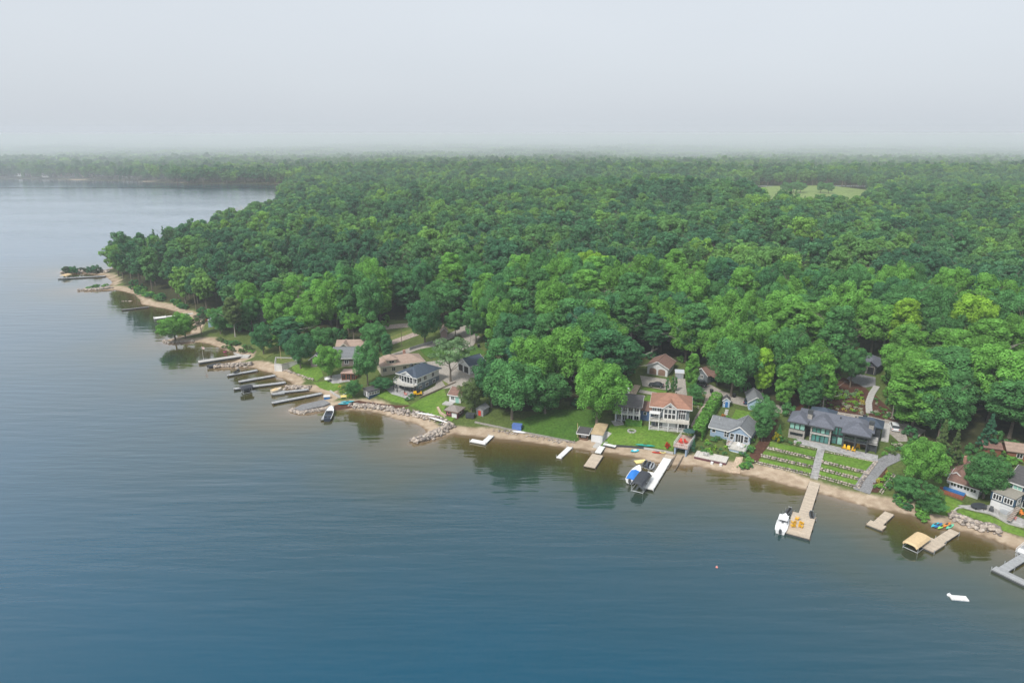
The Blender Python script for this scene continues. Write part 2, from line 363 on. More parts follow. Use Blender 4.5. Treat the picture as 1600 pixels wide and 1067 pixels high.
    def gwall(s, x0, x1, y0, y1, z0, z, rise, ax='x'):
        """walls with gable ends"""
        if ax == 'x':
            m = (y0 + y1) / 2
            pr = [(y0, z0), (y1, z0), (y1, z), (m, z + rise), (y0, z)]
            vs = [(x0, a, b) for a, b in pr] + [(x1, a, b) for a, b in pr]
        else:
            m = (x0 + x1) / 2
            pr = [(x0, z0), (x1, z0), (x1, z), (m, z + rise), (x0, z)]
            vs = [(a, y0, b) for a, b in pr] + [(a, y1, b) for a, b in pr]
        return s.add(vs, [(4,3,2,1,0),(5,6,7,8,9)] + [(i, (i+1)%5, 5+(i+1)%5, 5+i) for i in range(5)])
    def mesh(s, name, m=None):
        me = bpy.data.meshes.new(name); me.from_pydata(s.v, [], s.f); me.update()
        bm = bmesh.new(); bm.from_mesh(me); bmesh.ops.recalc_face_normals(bm, faces=bm.faces); bm.to_mesh(me); bm.free()
        if m: me.materials.append(m)
        return me
    def to(s, name, m, parent, **props): return link(name, s.mesh(name, m), parent, **props)
def B(*a): return MB().box(*a)
def smooth(o):
    for p in o.data.polygons: p.use_smooth = True
    return o
# ------------------------------------------------------------------ ground sheet, water, draped sheets
def grid_faces(ni, nj, keep):
    i, j = np.meshgrid(np.arange(ni - 1), np.arange(nj - 1), indexing='ij')
    q = np.stack([i * nj + j, (i + 1) * nj + j, (i + 1) * nj + j + 1, i * nj + j + 1], -1)
    return q[keep]
def setattr_f(me, nm, arr):
    a = me.attributes.new(nm, 'FLOAT', 'POINT'); a.data.foreach_set('value', np.asarray(arr, np.float32).ravel())
JS = int(np.searchsorted(GY, 1005.0)); HAZE_Y = float(GY[JS])          # the ground goes on inside the fog bank beyond this row
me = fast_mesh('ground', np.stack([MX, MY, HG], -1)[:, :JS + 1].reshape(-1, 3), grid_faces(len(GX), JS + 1, np.ones((len(GX) - 1, JS), bool)), TERR)
me_far = fast_mesh('far_ground', np.stack([MX, MY + np.where(MY == HAZE_Y, 6.0, 0), HG], -1)[:, JS:].reshape(-1, 3), grid_faces(len(GX), len(GY) - JS, np.ones((len(GX) - 1, len(GY) - JS - 1), bool)), TERR)
setattr_f(me_far, 'sand', np.clip((6 - SDG) / 2.5 + .5, 0, 1)[:, JS:])
bw = 5.2 + (vnoise(MX, MY, 14, 9) - .5) * 3
setattr_f(me, 'sand', np.clip((bw - SDG) / 2.5 + .5, 0, 1)[:, :JS + 1])
setattr_f(me, 'wet', np.clip((1.1 - SDG) / 1.2, 0, 1)[:, :JS + 1])
# clearing along the shore (photo pixels of its inland edge, right to left)
CLR = [(1700,930),(1700,690),(1600,694),(1560,690),(1500,716),(1440,716),(1412,668),(1392,640),(1384,604),(1398,572),(1376,556),(1326,556),(1312,588),(1288,600),(1275,640),(1240,652),
 (1205,634),(1170,614),(1120,606),(1120,590),(1085,578),(1066,566),(1030,556),(998,564),(980,592),(968,640),(905,640),(880,622),(860,640),(800,645),(775,635),(752,600),(772,560),(762,536),
 (742,512),(722,508),(690,512),(650,500),(605,500),(600,520),(560,530),(500,535),(470,545),(440,548),(428,490),(400,484),(395,520),(345,515),(330,495),(294,487),(262,477),(230,471),(216,462),(200,450),(184,440),
 (60,420),(100,470),(240,500),(230,545),(330,600),(440,660),(640,720),(1000,830),(1300,860),(1600,960)]
CLRW = np.array([gnd(x, y)[:2] for x, y in CLR])
FLD = [(1142,300),(1180,294),(1215,291),(1300,291),(1352,297),(1366,308),(1348,344),(1200,344),(1136,318)]
FLDW = np.array([gnd(x, y)[:2] for x, y in FLD])
def wooded(X, Y): return (~inside(X, Y, CLRW)) & (~inside(X, Y, FLDW))
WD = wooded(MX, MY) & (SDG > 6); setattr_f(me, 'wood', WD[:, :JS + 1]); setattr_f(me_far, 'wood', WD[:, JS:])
structure('far_ground', me_far)
ground = structure('ground', me); smooth(ground)
# water: one sheet at lake level
def water_material():
    m = bpy.data.materials.new('lake_water'); t, b, L = nodes(m)
    a = N(t, 'ShaderNodeAttribute', attribute_name='offshore'); g = N(t, 'ShaderNodeNewGeometry')
    n0 = N(t, 'ShaderNodeTexNoise'); n0.inputs['Scale'].default_value = .05; n0.inputs['Detail'].default_value = 5; L(g.outputs['Position'], n0.inputs['Vector'])
    ma = N(t, 'ShaderNodeMath', operation='MULTIPLY_ADD'); ma.inputs[1].default_value = 24; ma.inputs[2].default_value = -12; L(n0.outputs['Fac'], ma.inputs[0])
    sc = N(t, 'ShaderNodeMapRange'); sc.inputs['From Max'].default_value = 25; L(a.outputs['Fac'], sc.inputs[0])
    mm = N(t, 'ShaderNodeMath', operation='MULTIPLY_ADD'); L(ma.outputs[0], mm.inputs[0]); L(sc.outputs[0], mm.inputs[1]); L(a.outputs['Fac'], mm.inputs[2])
    dv = N(t, 'ShaderNodeMath', operation='DIVIDE'); dv.inputs[1].default_value = 100; L(mm.outputs[0], dv.inputs[0])
    r = N(t, 'ShaderNodeValToRGB'); e = r.color_ramp.elements
    st = [(0, (.20, .14, .085)), (.02, (.115, .082, .03)), (.05, (.078, .062, .015)), (.11, (.050, .050, .016)), (.19, (.024, .048, .036)), (.34, (.006, .046, .064)), (.8, (.0008, .060, .108))]
    while len(e) < len(st): e.new(.5)
    for k, (p, c) in enumerate(st): e[k].position = p; e[k].color = rgb(c)
    L(dv.outputs[0], r.inputs['Fac'])
    def layer(rot, sx, sy, sc_, det):
        mp = N(t, 'ShaderNodeMapping'); mp.inputs['Rotation'].default_value = (0, 0, R(rot)); mp.inputs['Scale'].default_value = (sx, sy, 1)
        L(g.outputs['Position'], mp.inputs['Vector'])
        n = N(t, 'ShaderNodeTexNoise'); n.inputs['Scale'].default_value = sc_; n.inputs['Detail'].default_value = det; n.inputs['Roughness'].default_value = .5
        L(mp.outputs[0], n.inputs['Vector']); return n.outputs['Fac']
    h1 = layer(28, .05, .34, 1.0, 2); h2 = layer(12, .35, 1.3, 1.0, 3)
    ad = N(t, 'ShaderNodeMath', operation='MULTIPLY_ADD'); ad.inputs[1].default_value = .17; L(h2, ad.inputs[0]); L(h1, ad.inputs[2])
    bp = N(t, 'ShaderNodeBump'); bp.inputs['Strength'].default_value = .55; bp.inputs['Distance'].default_value = .36
    wp = layer(20, .006, .02, 1.0, 3)                       # wind patches and calmer slicks
    wr = N(t, 'ShaderNodeMapRange'); wr.inputs['From Min'].default_value = .35; wr.inputs['From Max'].default_value = .65; wr.inputs['To Min'].default_value = .45; wr.inputs['To Max'].default_value = 1.25; L(wp, wr.inputs[0])
    wh = N(t, 'ShaderNodeMath', operation='MULTIPLY'); L(ad.outputs[0], wh.inputs[0]); L(wr.outputs[0], wh.inputs[1])
    sh = N(t, 'ShaderNodeMapRange'); sh.inputs['From Max'].default_value = 45; sh.inputs['To Min'].default_value = .38; L(a.outputs['Fac'], sh.inputs[0])     # sheltered, calmer water near the shore
    w2 = N(t, 'ShaderNodeMath', operation='MULTIPLY'); L(wh.outputs[0], w2.inputs[0]); L(sh.outputs[0], w2.inputs[1])
    L(w2.outputs[0], bp.inputs['Height'])
    t.nodes.remove(b)
    df = N(t, 'ShaderNodeBsdfDiffuse'); gl = N(t, 'ShaderNodeBsdfGlossy'); gl.inputs['Roughness'].default_value = .06; gl.inputs['Color'].default_value = (.95, .97, 1, 1)
    L(r.outputs['Color'], df.inputs['Color']); L(bp.outputs[0], gl.inputs['Normal'])
    lw = N(t, 'ShaderNodeLayerWeight'); lw.inputs['Blend'].default_value = .5; L(bp.outputs[0], lw.inputs['Normal'])
    pw = N(t, 'ShaderNodeMath', operation='POWER'); pw.inputs[1].default_value = 2.9; L(lw.outputs['Facing'], pw.inputs[0])   # wind-roughened Fresnel
    fm = N(t, 'ShaderNodeMath', operation='MULTIPLY_ADD'); fm.inputs[1].default_value = 1.0; fm.inputs[2].default_value = .002; L(pw.outputs[0], fm.inputs[0])
    ms = N(t, 'ShaderNodeMixShader'); L(fm.outputs[0], ms.inputs[0]); L(df.outputs[0], ms.inputs[1]); L(gl.outputs[0], ms.inputs[2])
    L(ms.outputs[0], t.nodes['Material Output'].inputs['Surface'])
    return m
wx = axis(-170, 170, 2.2, -7000, 9000, 1.08); wy = axis(50, 380, 2.2, -60, 1450, 1.06)
WX, WY = np.meshgrid(wx, wy, indexing='ij'); wsd = sdist(WX, WY)
wj = int(np.argmin(np.abs(wy - HAZE_Y))); wy[wj] = HAZE_Y; WX, WY = np.meshgrid(wx, wy, indexing='ij')
ck = np.minimum.reduce([wsd[:-1, :-1], wsd[1:, :-1], wsd[:-1, 1:], wsd[1:, 1:]]) < 4
WATER = water_material()
wm = fast_mesh('lake', np.stack([WX, WY, WX * 0], -1)[:, :wj + 1].reshape(-1, 3), grid_faces(len(wx), wj + 1, ck[:, :wj]), WATER)
setattr_f(wm, 'offshore', np.clip(-wsd, 0, 400)[:, :wj + 1]); structure('water', wm)
wm = fast_mesh('far_lake', np.stack([WX, WY + np.where(WY == HAZE_Y, 6.0, 0), WX * 0], -1)[:, wj:].reshape(-1, 3), grid_faces(len(wx), len(wy) - wj, ck[:, wj:]), WATER)
setattr_f(wm, 'offshore', np.clip(-wsd, 0, 400)[:, wj:]); structure('far_water', wm)
# sheets that follow the ground
def polyline_world(px): return [gnd(x, y)[:2] for x, y in px]
def drape_w(name, poly, m, dz=.1, step=1.35, **props):
    """draped sheet with a small skirt, from a world polygon"""
    P = []
    n = len(poly)
    for k in range(n):
        a = np.array(poly[k]); b = np.array(poly[(k + 1) % n]); c = max(1, int(np.linalg.norm(b - a) / step))
        for i in range(c): P.append(a + (b - a) * i / c)
    P = np.array(P); nb = len(P)
    lo, hi = P.min(0), P.max(0)
    gx, gy = np.meshgrid(np.arange(lo[0], hi[0], step), np.arange(lo[1], hi[1], step), indexing='ij')
    gp = np.stack([gx.ravel(), gy.ravel()], -1)
    gp = gp[inside(gp[:, 0], gp[:, 1], P)]
    if len(gp):
        dd = np.min(np.linalg.norm(gp[:, None, :] - P[None], axis=2), axis=1); gp = gp[dd > step * .35]
    A = np.vstack([P, gp]) if len(gp) else P
    vs, es, fs, *_ = delaunay_2d_cdt([Vector(p) for p in A], [(i, (i + 1) % nb) for i in range(nb)], [], 1, 1e-4)
    xy = np.array([(v.x, v.y) for v in vs]); z = np.maximum(H(xy[:, 0], xy[:, 1]), -.02) + dz
    mb = MB(); mb.v = [(x, y, zz) for (x, y), zz in zip(xy, z)]; mb.f = [tuple(f) for f in fs]
    # skirt
    base = len(mb.v); mb.v += [(p[0], p[1], float(max(H(p[0], p[1]), -.02)) - .25) for p in P]
    top = {}
    for i in range(nb):
        d = np.abs(xy - P[i]).sum(1); top[i] = int(np.argmin(d))
    for i in range(nb): mb.f.append((top[i], top[(i + 1) % nb], base + (i + 1) % nb, base + i))
    me = bpy.data.meshes.new(name); me.from_pydata(mb.v, [], mb.f); me.update(); me.materials.append(m)
    for p in me.polygons:
        if p.normal.z < -.05: p.flip()
    if not props: props = dict(kind='structure')
    return link(name, me, None, **props)
def drape(name, px, m, dz=.1, **props): return drape_w(name, polyline_world(px), m, dz, **props)
def strip_w(pts, width):
    """polygon of a strip of given width along a world polyline"""
    pts = [np.array(p[:2], float) for p in pts]; l, r = [], []
    for k, p in enumerate(pts):
        d = pts[min(k + 1, len(pts) - 1)] - pts[max(k - 1, 0)]; d /= np.linalg.norm(d); nrm = np.array([-d[1], d[0]])
        wd = width[k] if isinstance(width, (list, tuple)) else width
        l.append(p + nrm * wd / 2); r.append(p - nrm * wd / 2)
    return l + r[::-1]
def strip(name, px, width, m, dz=.1, **props): return drape_w(name, strip_w(polyline_world(px), width), m, dz, **props)
structure('field', drape_w('x', FLDW, FIELD, .3, 25.0).data); bpy.data.objects.remove(bpy.data.objects['x'])

# ------------------------------------------------------------------ trees
def leaf_material():
    m = bpy.data.materials.new('foliage'); t, b, L = nodes(m)
    oi = N(t, 'ShaderNodeObjectInfo')
    r = N(t, 'ShaderNodeValToRGB'); e = r.color_ramp.elements
    st = [(0, (0.051, 0.145, 0.075)), (.3, (0.072, 0.192, 0.094)), (.55, (0.103, 0.237, 0.087)), (.8, (0.151, 0.305, 0.084)), (1, (0.214, 0.398, 0.075))]
    while len(e) < len(st): e.new(.5)
    for k, (p, c) in enumerate(st): e[k].position = p; e[k].color = rgb(c)
    nz = N(t, 'ShaderNodeTexNoise'); nz.inputs['Scale'].default_value = .014; nz.inputs['Detail'].default_value = 2; L(oi.outputs['Location'], nz.inputs['Vector'])
    ma = N(t, 'ShaderNodeMath', operation='MULTIPLY_ADD'); ma.inputs[1].default_value = 1.5; ma.inputs[2].default_value = -.62; L(nz.outputs['Fac'], ma.inputs[0])
    m2 = N(t, 'ShaderNodeMath', operation='MULTIPLY_ADD'); m2.inputs[1].default_value = .72; L(oi.outputs['Random'], m2.inputs[0]); L(ma.outputs[0], m2.inputs[2])
    L(m2.outputs[0], r.inputs['Fac'])
    mx = N(t, 'ShaderNodeMix', data_type='RGBA'); L(oi.outputs['Alpha'], mx.inputs[0]); L(r.outputs['Color'], mx.inputs[6]); L(oi.outputs['Color'], mx.inputs[7])
    at_ = N(t, 'ShaderNodeAttribute', attribute_name='leaf_tone')
    mr = N(t, 'ShaderNodeMapRange'); mr.inputs['To Min'].default_value = .5; mr.inputs['To Max'].default_value = 1.7; L(at_.outputs['Fac'], mr.inputs[0])
    v = N(t, 'ShaderNodeVectorMath', operation='SCALE'); L(mx.outputs[2], v.inputs[0]); L(mr.outputs[0], v.inputs['Scale'])
    t.nodes.remove(b)
    df = N(t, 'ShaderNodeBsdfDiffuse'); tr = N(t, 'ShaderNodeBsdfTranslucent'); ms = N(t, 'ShaderNodeMixShader'); ms.inputs[0].default_value = .36
    L(v.outputs[0], df.inputs['Color']); L(v.outputs[0], tr.inputs['Color']); L(df.outputs[0], ms.inputs[1]); L(tr.outputs[0], ms.inputs[2])
    L(ms.outputs[0], t.nodes['Material Output'].inputs['Surface'])
    return m
LEAF = leaf_material()
def leaves(C, Dn, size, r, tone, flat=.0):
    """quads at centres C facing about Dn"""
    n = len(C); nn = Dn + r.normal(0, .42, (n, 3)); nn[:, 2] += flat; nn /= np.linalg.norm(nn, axis=1)[:, None]
    a = np.cross(nn, r.normal(0, 1, (n, 3))); a /= np.linalg.norm(a, axis=1)[:, None] + 1e-9; b = np.cross(nn, a)
    s = size * r.uniform(.65, 1.35, (n, 1)); a *= s; b *= s * .62
    V = np.stack([C - a, C + b * .9 + a * .1, C + a, C - b], 1).reshape(-1, 3)
    return V, np.arange(4 * n).reshape(n, 4), np.repeat(tone, 4)
def crown_mesh(name, seed, w_, h, n, size, lobes=34, z0=.28, shape='round', fill=.8, trunk=None):
    """crown of separate leaf clumps: lobes spread over an uneven envelope, each a shell of leaf-sized faces"""
    r = np.random.default_rng(seed); cz = h * (1 + z0) / 2; rz = h * (1 - z0) / 2; rx = w_ / 2
    k = lobes; d = r.normal(0, 1, (k, 3)); d /= np.linalg.norm(d, axis=1)[:, None]
    rad = r.uniform(.3, 1, k) ** .5 * .80 * (1 + .22 * np.sin(2.3 * np.arctan2(d[:, 1], d[:, 0]) + seed) * (1 - np.abs(d[:, 2])) + .12 * r.normal(0, 1, k))
    if shape == 'tall': prof = lambda u: np.clip(1.0 - .45 * np.abs(u) ** 1.6, .2, 1)
    elif shape == 'cone': prof = lambda u: np.clip(.52 - .5 * u, .05, 1)
    else: prof = lambda u: np.ones_like(u)
    lc = d * rad[:, None]; u = lc[:, 2]
    if shape in ('tall', 'cone'):
        u = r.uniform(-1, .95, k); th = r.uniform(0, 6.283, k); q = np.sqrt(r.uniform(.1, 1, k)) * .72 * prof(u) * np.sqrt(np.clip(1 - .8 * np.maximum(u, 0) ** 3, .1, 1))
        lc = np.stack([q * np.cos(th), q * np.sin(th), u * .86], -1)
    C0 = lc * [rx, rx, rz] + [0, 0, cz]
    lr = r.uniform(.11, .27, k) * rx * (1.0 if shape != 'cone' else .62)
    if shape == 'cone': lr *= np.clip(1.15 - .75 * (u + 1) / 2, .25, 1.2)
    if shape != 'cone': C0[:, 2] = np.minimum(C0[:, 2], h - lr * .75)
    p = lr ** 2 / np.sum(lr ** 2); idx = r.choice(k, int(n * 1.9), p=p)
    dd = r.normal(0, 1, (len(idx), 3)); dd[:, 2] += .35; dd /= np.linalg.norm(dd, axis=1)[:, None]
    rr = lr[idx] * r.uniform(.72, 1.08, len(idx)); P = C0[idx] + dd * rr[:, None] * [1, 1, .95]
    dist = np.linalg.norm((P[:, None, :] - C0[None]) * [1, 1, 1.2], axis=2) / lr[None]
    dist[np.arange(len(idx)), idx] = 9
    P, dd, idx = (q[dist.min(1) > fill] for q in (P, dd, idx)); P, dd, idx = P[:n], dd[:n], idx[:n]
    tone = np.clip(r.uniform(0, 1, k)[idx] * .55 + r.uniform(0, .45, len(idx)), 0, 1)
    V, Fq, tn = leaves(P, dd, size, r, tone, .3)
    if trunk:
        tm = trunk_builder(seed, h, trunk, 5, .6)
        tv = np.array(tm.v); tf = [f for f in tm.f if len(f) == 4]; b = len(V)
        V = np.vstack([V, tv]); Fq = np.vstack([Fq, np.array(tf) + b]); tn = np.concatenate([tn, np.full(len(tv), .5)])
        me = fast_mesh(name, V, Fq, LEAF); me.materials.append(BARK)
        mi = np.zeros(len(Fq), np.int32); mi[len(Fq) - len(tf):] = 1; me.polygons.foreach_set('material_index', mi)
    else: me = fast_mesh(name, V, Fq, LEAF)
    setattr_f(me, 'leaf_tone', tn)
    return me
def trunk_builder(seed, h, rad, limbs=6, reach=.62, spread=.22):
    r = random.Random(seed); mb = MB(); p = Vector((0, 0, -1.2)); pts = [p]
    top = h * .72; n = 5
    for k in range(1, n + 1): pts.append(Vector((r.uniform(-.25, .25) * k * .4, r.uniform(-.25, .25) * k * .4, -1.2 + (top + 1.2) * k / n)))
    rd = [rad * 1.25] + [rad * (1 - .78 * k / n) for k in range(1, n + 1)]
    for k in range(n): mb.tube(pts[k], pts[k + 1], rd[k], rd[k + 1], 7)
    for k in range(limbs):
        t = r.uniform(.35, .95); q = pts[min(n - 1, int(t * n))].lerp(pts[min(n, int(t * n) + 1)], t * n % 1); a = k * 2.4 + r.random()
        e = q + Vector((math.cos(a), math.sin(a), r.uniform(.7, 1.3))) * h * spread * r.uniform(.7, 1.1)
        mb.tube(q, e, rad * (1 - .7 * t) * .5, rad * .08, 5)
        e2 = e + Vector((math.cos(a + .7), math.sin(a + .7), .6)) * h * spread * .4
        mb.tube(q.lerp(e, .6), e2, rad * .18, rad * .05, 4)
    return mb
def bare_builder(seed, h):
    """leafless tree: forking grey branches"""
    r = random.Random(seed); mb = MB()
    def grow(p, d, ln, rad, lev):
        e = p + d * ln; mb.tube(p, e, rad, rad * .66, 5 if lev < 2 else 4)
        if lev >= 4: return
        for _ in range(3 if lev else 4):
            nd = (d + Vector((r.uniform(-1, 1), r.uniform(-1, 1), r.uniform(-.1, .7))) * .62).normalized()
            grow(e - d * ln * r.uniform(0, .3), nd, ln * r.uniform(.55, .8), rad * .55, lev + 1)
    grow(Vector((0, 0, -1)), Vector((0, 0, 1)), h * .42, .26, 0)
    return mb
# prototypes, built at real size (height in metres, crown width)
PR = {}
def proto(key, w_, h, n, size, tr, bark=BARK, limbs=6, **kw):
    sd = len(PR) * 13 + 5
    PR[key] = dict(w=w_, h=h, crown=crown_mesh('crown_' + key, sd, w_, h, n, size, **kw), trunk=trunk_builder(sd, h, tr, limbs).mesh('trunk_' + key, bark))
proto('maple_a', 14, 18, 16000, .25, .38, lobes=140, z0=.16)
proto('maple_b', 15, 18, 16000, .26, .42, lobes=150, z0=.20)
proto('maple_c', 13, 18, 14000, .25, .36, lobes=130, z0=.12)
proto('oak_a', 14, 20, 15000, .27, .40, lobes=130, z0=.14)
proto('oak_b', 13, 20, 14000, .27, .36, lobes=110, z0=.2)
proto('tall_a', 10, 23, 14000, .27, .30, lobes=140, z0=.14, shape='tall')
proto('tall_b', 9, 23, 12000, .26, .28, BARKL, lobes=120, z0=.32, shape='tall')
proto('open_a', 11, 18, 5200, .24, .30, lobes=60, z0=.36)
proto('cedar', 7, 16, 11000, .22, .22, lobes=160, z0=.05, shape='cone', limbs=0)
proto('column', 1.9, 7, 2200, .16, .10, lobes=60, z0=.02, shape='tall', limbs=0)
proto('shrub_a', 3.2, 2.4, 900, .16, .06, lobes=16, z0=.0, limbs=3)
proto('shrub_b', 2.4, 1.5, 600, .13, .05, lobes=12, z0=.0, limbs=3)
PR['bare'] = dict(w=9, h=18, crown=None, trunk=bare_builder(4, 18).mesh('trunk_bare', BARKL))
PR['bare_b'] = dict(w=9, h=18, crown=None, trunk=bare_builder(9, 18).mesh('trunk_bare_b', BARKL))
GREEN = dict(lime=(0.257, 0.458, 0.057), bright=(0.151, 0.344, 0.068), mid=(0.094, 0.245, 0.079), deep=(0.071, 0.202, 0.080), blue=(0.061, 0.178, 0.096), pale=(0.185, 0.305, 0.144),
             olive=(0.122, 0.184, 0.066), yellow=(.32, .30, .02), grey=(.09, .12, .075), auto=None)
TREES = []
def tree(key, p, h, w_, label, tint='auto', group=None, name='tree', category='tree', rz=None, sink=0.0):
    P = PR[key]; rr = random.Random(len(TREES) * 7 + 1)
    o = empty(name, (p[0], p[1], p[2] - sink), rr.uniform(0, 6.28) if rz is None else rz, label, category, group)
    s = w_ / P['w']; o.scale = (s, s, h / P['h'])
    nm = 'stem' if category in ('shrub', 'bush') else 'trunk'
    link(nm, P['trunk'], o)
    if P['crown']:
        c = link('foliage' if nm == 'stem' else 'crown', P['crown'], o); g = GREEN[tint]
        if g is None: c.color = (0, 0, 0, 0)
        else:
            k = rr.uniform(.9, 1.1); c.color = (g[0] * k, g[1] * k, g[2] * k, 1)
    TREES.append(o)
    return o
def tree_px(key, bx, by, ty, wpx, label, tint='auto', group=None, **kw):
    p = gnd(bx, by); h = top_z(p, ty) - p[2]
    return tree(key, p, max(h, .6), wpx / pxm(p), label, tint, group, **kw)
# trees that stand clear of the forest: (kind, base x, base y, top y, crown width px, tint, label)
for a in [
 ('maple_a', 932, 666, 556, 86, 'bright', 'big round bright green maple with bare lower trunk beside the white boathouse'),
 ('maple_b', 800, 655, 562, 92, 'mid', 'broad spreading dark green maple in the clump left of the lawn, nearest the beach'),
 ('maple_c', 852, 646, 584, 74, 'mid', 'low branching maple with olive tips overhanging the shaded lawn'),
 ('oak_a', 768, 636, 556, 62, 'deep', 'dark maple at the left back of the big clump above the grey shed'),
 ('maple_b', 832, 622, 520, 92, 'bright', 'tall bright maple rising at the back of the big waterside clump'),
 ('maple_a', 882, 610, 505, 84, 'bright', 'tall bright maple between the waterside clump and the big round maple'),
 ('maple_c', 737, 643, 590, 42, 'olive', 'rounded olive green tree beside the small brown roofed shed'),
 ('open_a', 704, 596, 526, 66, 'pale', 'pale thin-leaved tree with a bare forked trunk on the gravel by the navy-roofed house'),
 ('maple_b', 575, 602, 533, 50, 'mid', 'dense round tree in front of the tan bungalow'),
 ('maple_c', 517, 591, 537, 44, 'bright', 'compact bright green tree in front of the grey roofed house'),
 ('maple_a', 470, 576, 518, 46, 'deep', 'dark round tree beside the white concrete boathouse'),
 ('oak_b', 455, 560, 512, 34, 'blue', 'dark bluish tree behind the tree beside the concrete boathouse'),
 ('maple_c', 412, 553, 504, 37, 'deep', 'lone dark round tree on the rough grass strip'),
 ('oak_a', 508, 552, 508, 42, 'mid', 'mid green tree standing behind the grey roofed house'),
 ('open_a', 553, 533, 488, 38, 'bright', 'light green tree with a leaning pale trunk behind the grey roofs'),
 ('oak_a', 588, 548, 502, 46, 'mid', 'rounded tree between the grey roofs and the tan bungalow'),
 ('tall_a', 605, 562, 520, 24, 'deep', 'narrow dark tree at the back corner of the tan bungalow'),
 ('maple_b', 664, 540, 464, 62, 'deep', 'large dark oak beside the gravel lane with several stems'),
 ('oak_b', 712, 528, 482, 36, 'mid', 'small oak on the grass island of the drive loop'),
 ('oak_a', 744, 536, 476, 40, 'mid', 'tree with a clear trunk at the bend of the gravel drive'),
 ('maple_b', 274, 533, 494, 54, 'bright', 'spreading light green tree on the tip of the rocky spit'),
 ('maple_c', 290, 529, 486, 36, 'bright', 'light green tree behind the spreading tree on the rocky spit'),
 ('open_a', 315, 523, 490, 26, 'grey', 'greyish half bare tree on the grass of the rocky spit'),
 ('maple_c', 345, 522, 478, 32, 'mid', 'dense tree at the landward end of the rocky spit'),
 ('tall_b', 368, 526, 462, 36, 'olive', 'tall olive tree with pale branches above the spit beach'),
 ('oak_b', 395, 516, 462, 34, 'mid', 'leafy tree left of the lone dark round tree'),
 ('maple_a', 1432, 766, 680, 66, 'bright', 'big light green tree beside the grey boat ramp'),
 ('cedar', 1462, 742, 646, 44, 'olive', 'tall olive cedar behind the brown roofed cottage'),
 ('cedar', 1485, 738, 664, 36, 'olive', 'shorter olive cedar beside the cottage chimney'),
 ('maple_b', 1536, 778, 710, 76, 'mid', 'dense round tree between the cottage and the navy house'),
 ('maple_c', 1412, 778, 742, 40, 'mid', 'leafy bush-like tree between the ramp and the beach grass'),
 ('open_a', 1440, 798, 752, 44, 'mid', 'birch clump with white stems on the beach bank'),
 ('maple_c', 1452, 804, 772, 40, 'mid', 'low dense thicket at the beach near the kayaks'),
 ('tall_a', 1190, 690, 640, 34, 'mid', 'slim tree at the right end of the blue-grey cottage'),
 ('maple_c', 1192, 668, 624, 44, 'mid', 'bushy tree between the light blue garage and the cottage'),
 ('cedar', 1216, 690, 660, 18, 'mid', 'narrow conifer by the red mulch strip'),
 ('tall_a', 1079, 616, 548, 28, 'bright', 'slender light green tree between the two brown roofed garages'),
 ('maple_c', 1086, 630, 600, 26, 'mid', 'low bushy tree behind the terracotta hip roof'),
 ('maple_b', 1142, 620, 528, 76, 'mid', 'massive dark tree leaning over the gravel lane'),
 ('tall_a', 1262, 646, 560, 46, 'mid', 'tall tree at the lane behind the modern house'),
 ('tall_b', 1285, 644, 574, 40, 'bright', 'light green tree on the mulch slope left of the garden'),
 ('tall_a', 1222, 640, 566, 40, 'bright', 'tree with a slanting pale trunk beside the light blue garage'),
 ('oak_b', 1328, 606, 540, 44, 'mid', 'twin-stemmed tree on the mulch in front of the dark garage'),
 ('tall_b', 1394, 652, 566, 34, 'bright', 'light green tree right of the stone garden steps'),
 ('tall_a', 1418, 652, 548, 66, 'bright', 'tall yellow green tree above the parked white car'),
 ('tall_b', 1404, 646, 580, 36, 'bright', 'thin pale trunked tree between the garden steps and the white car'),
 ('oak_a', 1465, 690, 590, 70, 'mid', 'broad tree behind the cedars by the gravel lane'),
 ('cedar', 1540, 704, 640, 40, 'blue', 'dark spruce left of the red cottage at the frame edge'),
 ('tall_a', 1190, 620, 540, 38, 'lime', 'yellow green tree rising behind the light blue garage'),
 ('maple_c', 600, 610, 590, 34, 'deep', 'dark bush hiding the corner of the tan bungalow'),
 ('maple_c', 552, 622, 592, 26, 'mid', 'shrubby tree beside the striped shed'),
]:
    tree_px(*a[:5], a[6], a[5], 'trees around the shore houses')
for k, (x, y, ty) in enumerate([(770, 512, 468), (975, 545, 486), (1152, 500, 440), (945, 520, 462), (735, 480, 436), (1095, 500, 446), (1520, 545, 490), (1345, 470, 410), (382, 350, 318), (468, 500, 452), (1250, 420, 380), (560, 470, 420), (1480, 460, 420)]):
    where = ['beside the gravel drive loop', 'above the white garage', 'in the canopy above the light blue garage', 'above the big round maple', 'in the canopy beyond the drive loop', 'above the brown roofed garages',
             'in the canopy at the upper right', 'above the dark upper garage', 'on the far point beyond the bay trees', 'behind the concrete boathouse', 'far up the wooded slope', 'above the grey roofed house', 'high in the canopy at the right'][k]
    tree_px('bare' if k % 2 else 'bare_b', x, y, ty, 34, 'leafless grey tree ' + where, name='bare_tree', group='leafless trees in the forest')
for k, (x, y) in enumerate([(1228, 302), (1240, 301), (1250, 302), (1282, 302), (1294, 303)]):
    p = gnd(x, y); tree('maple_b', p, 15, 15, 'round tree standing in the pale meadow, %s from the left' % ['first', 'second', 'third', 'fourth', 'fifth'][k], 'mid', 'trees in the meadow')
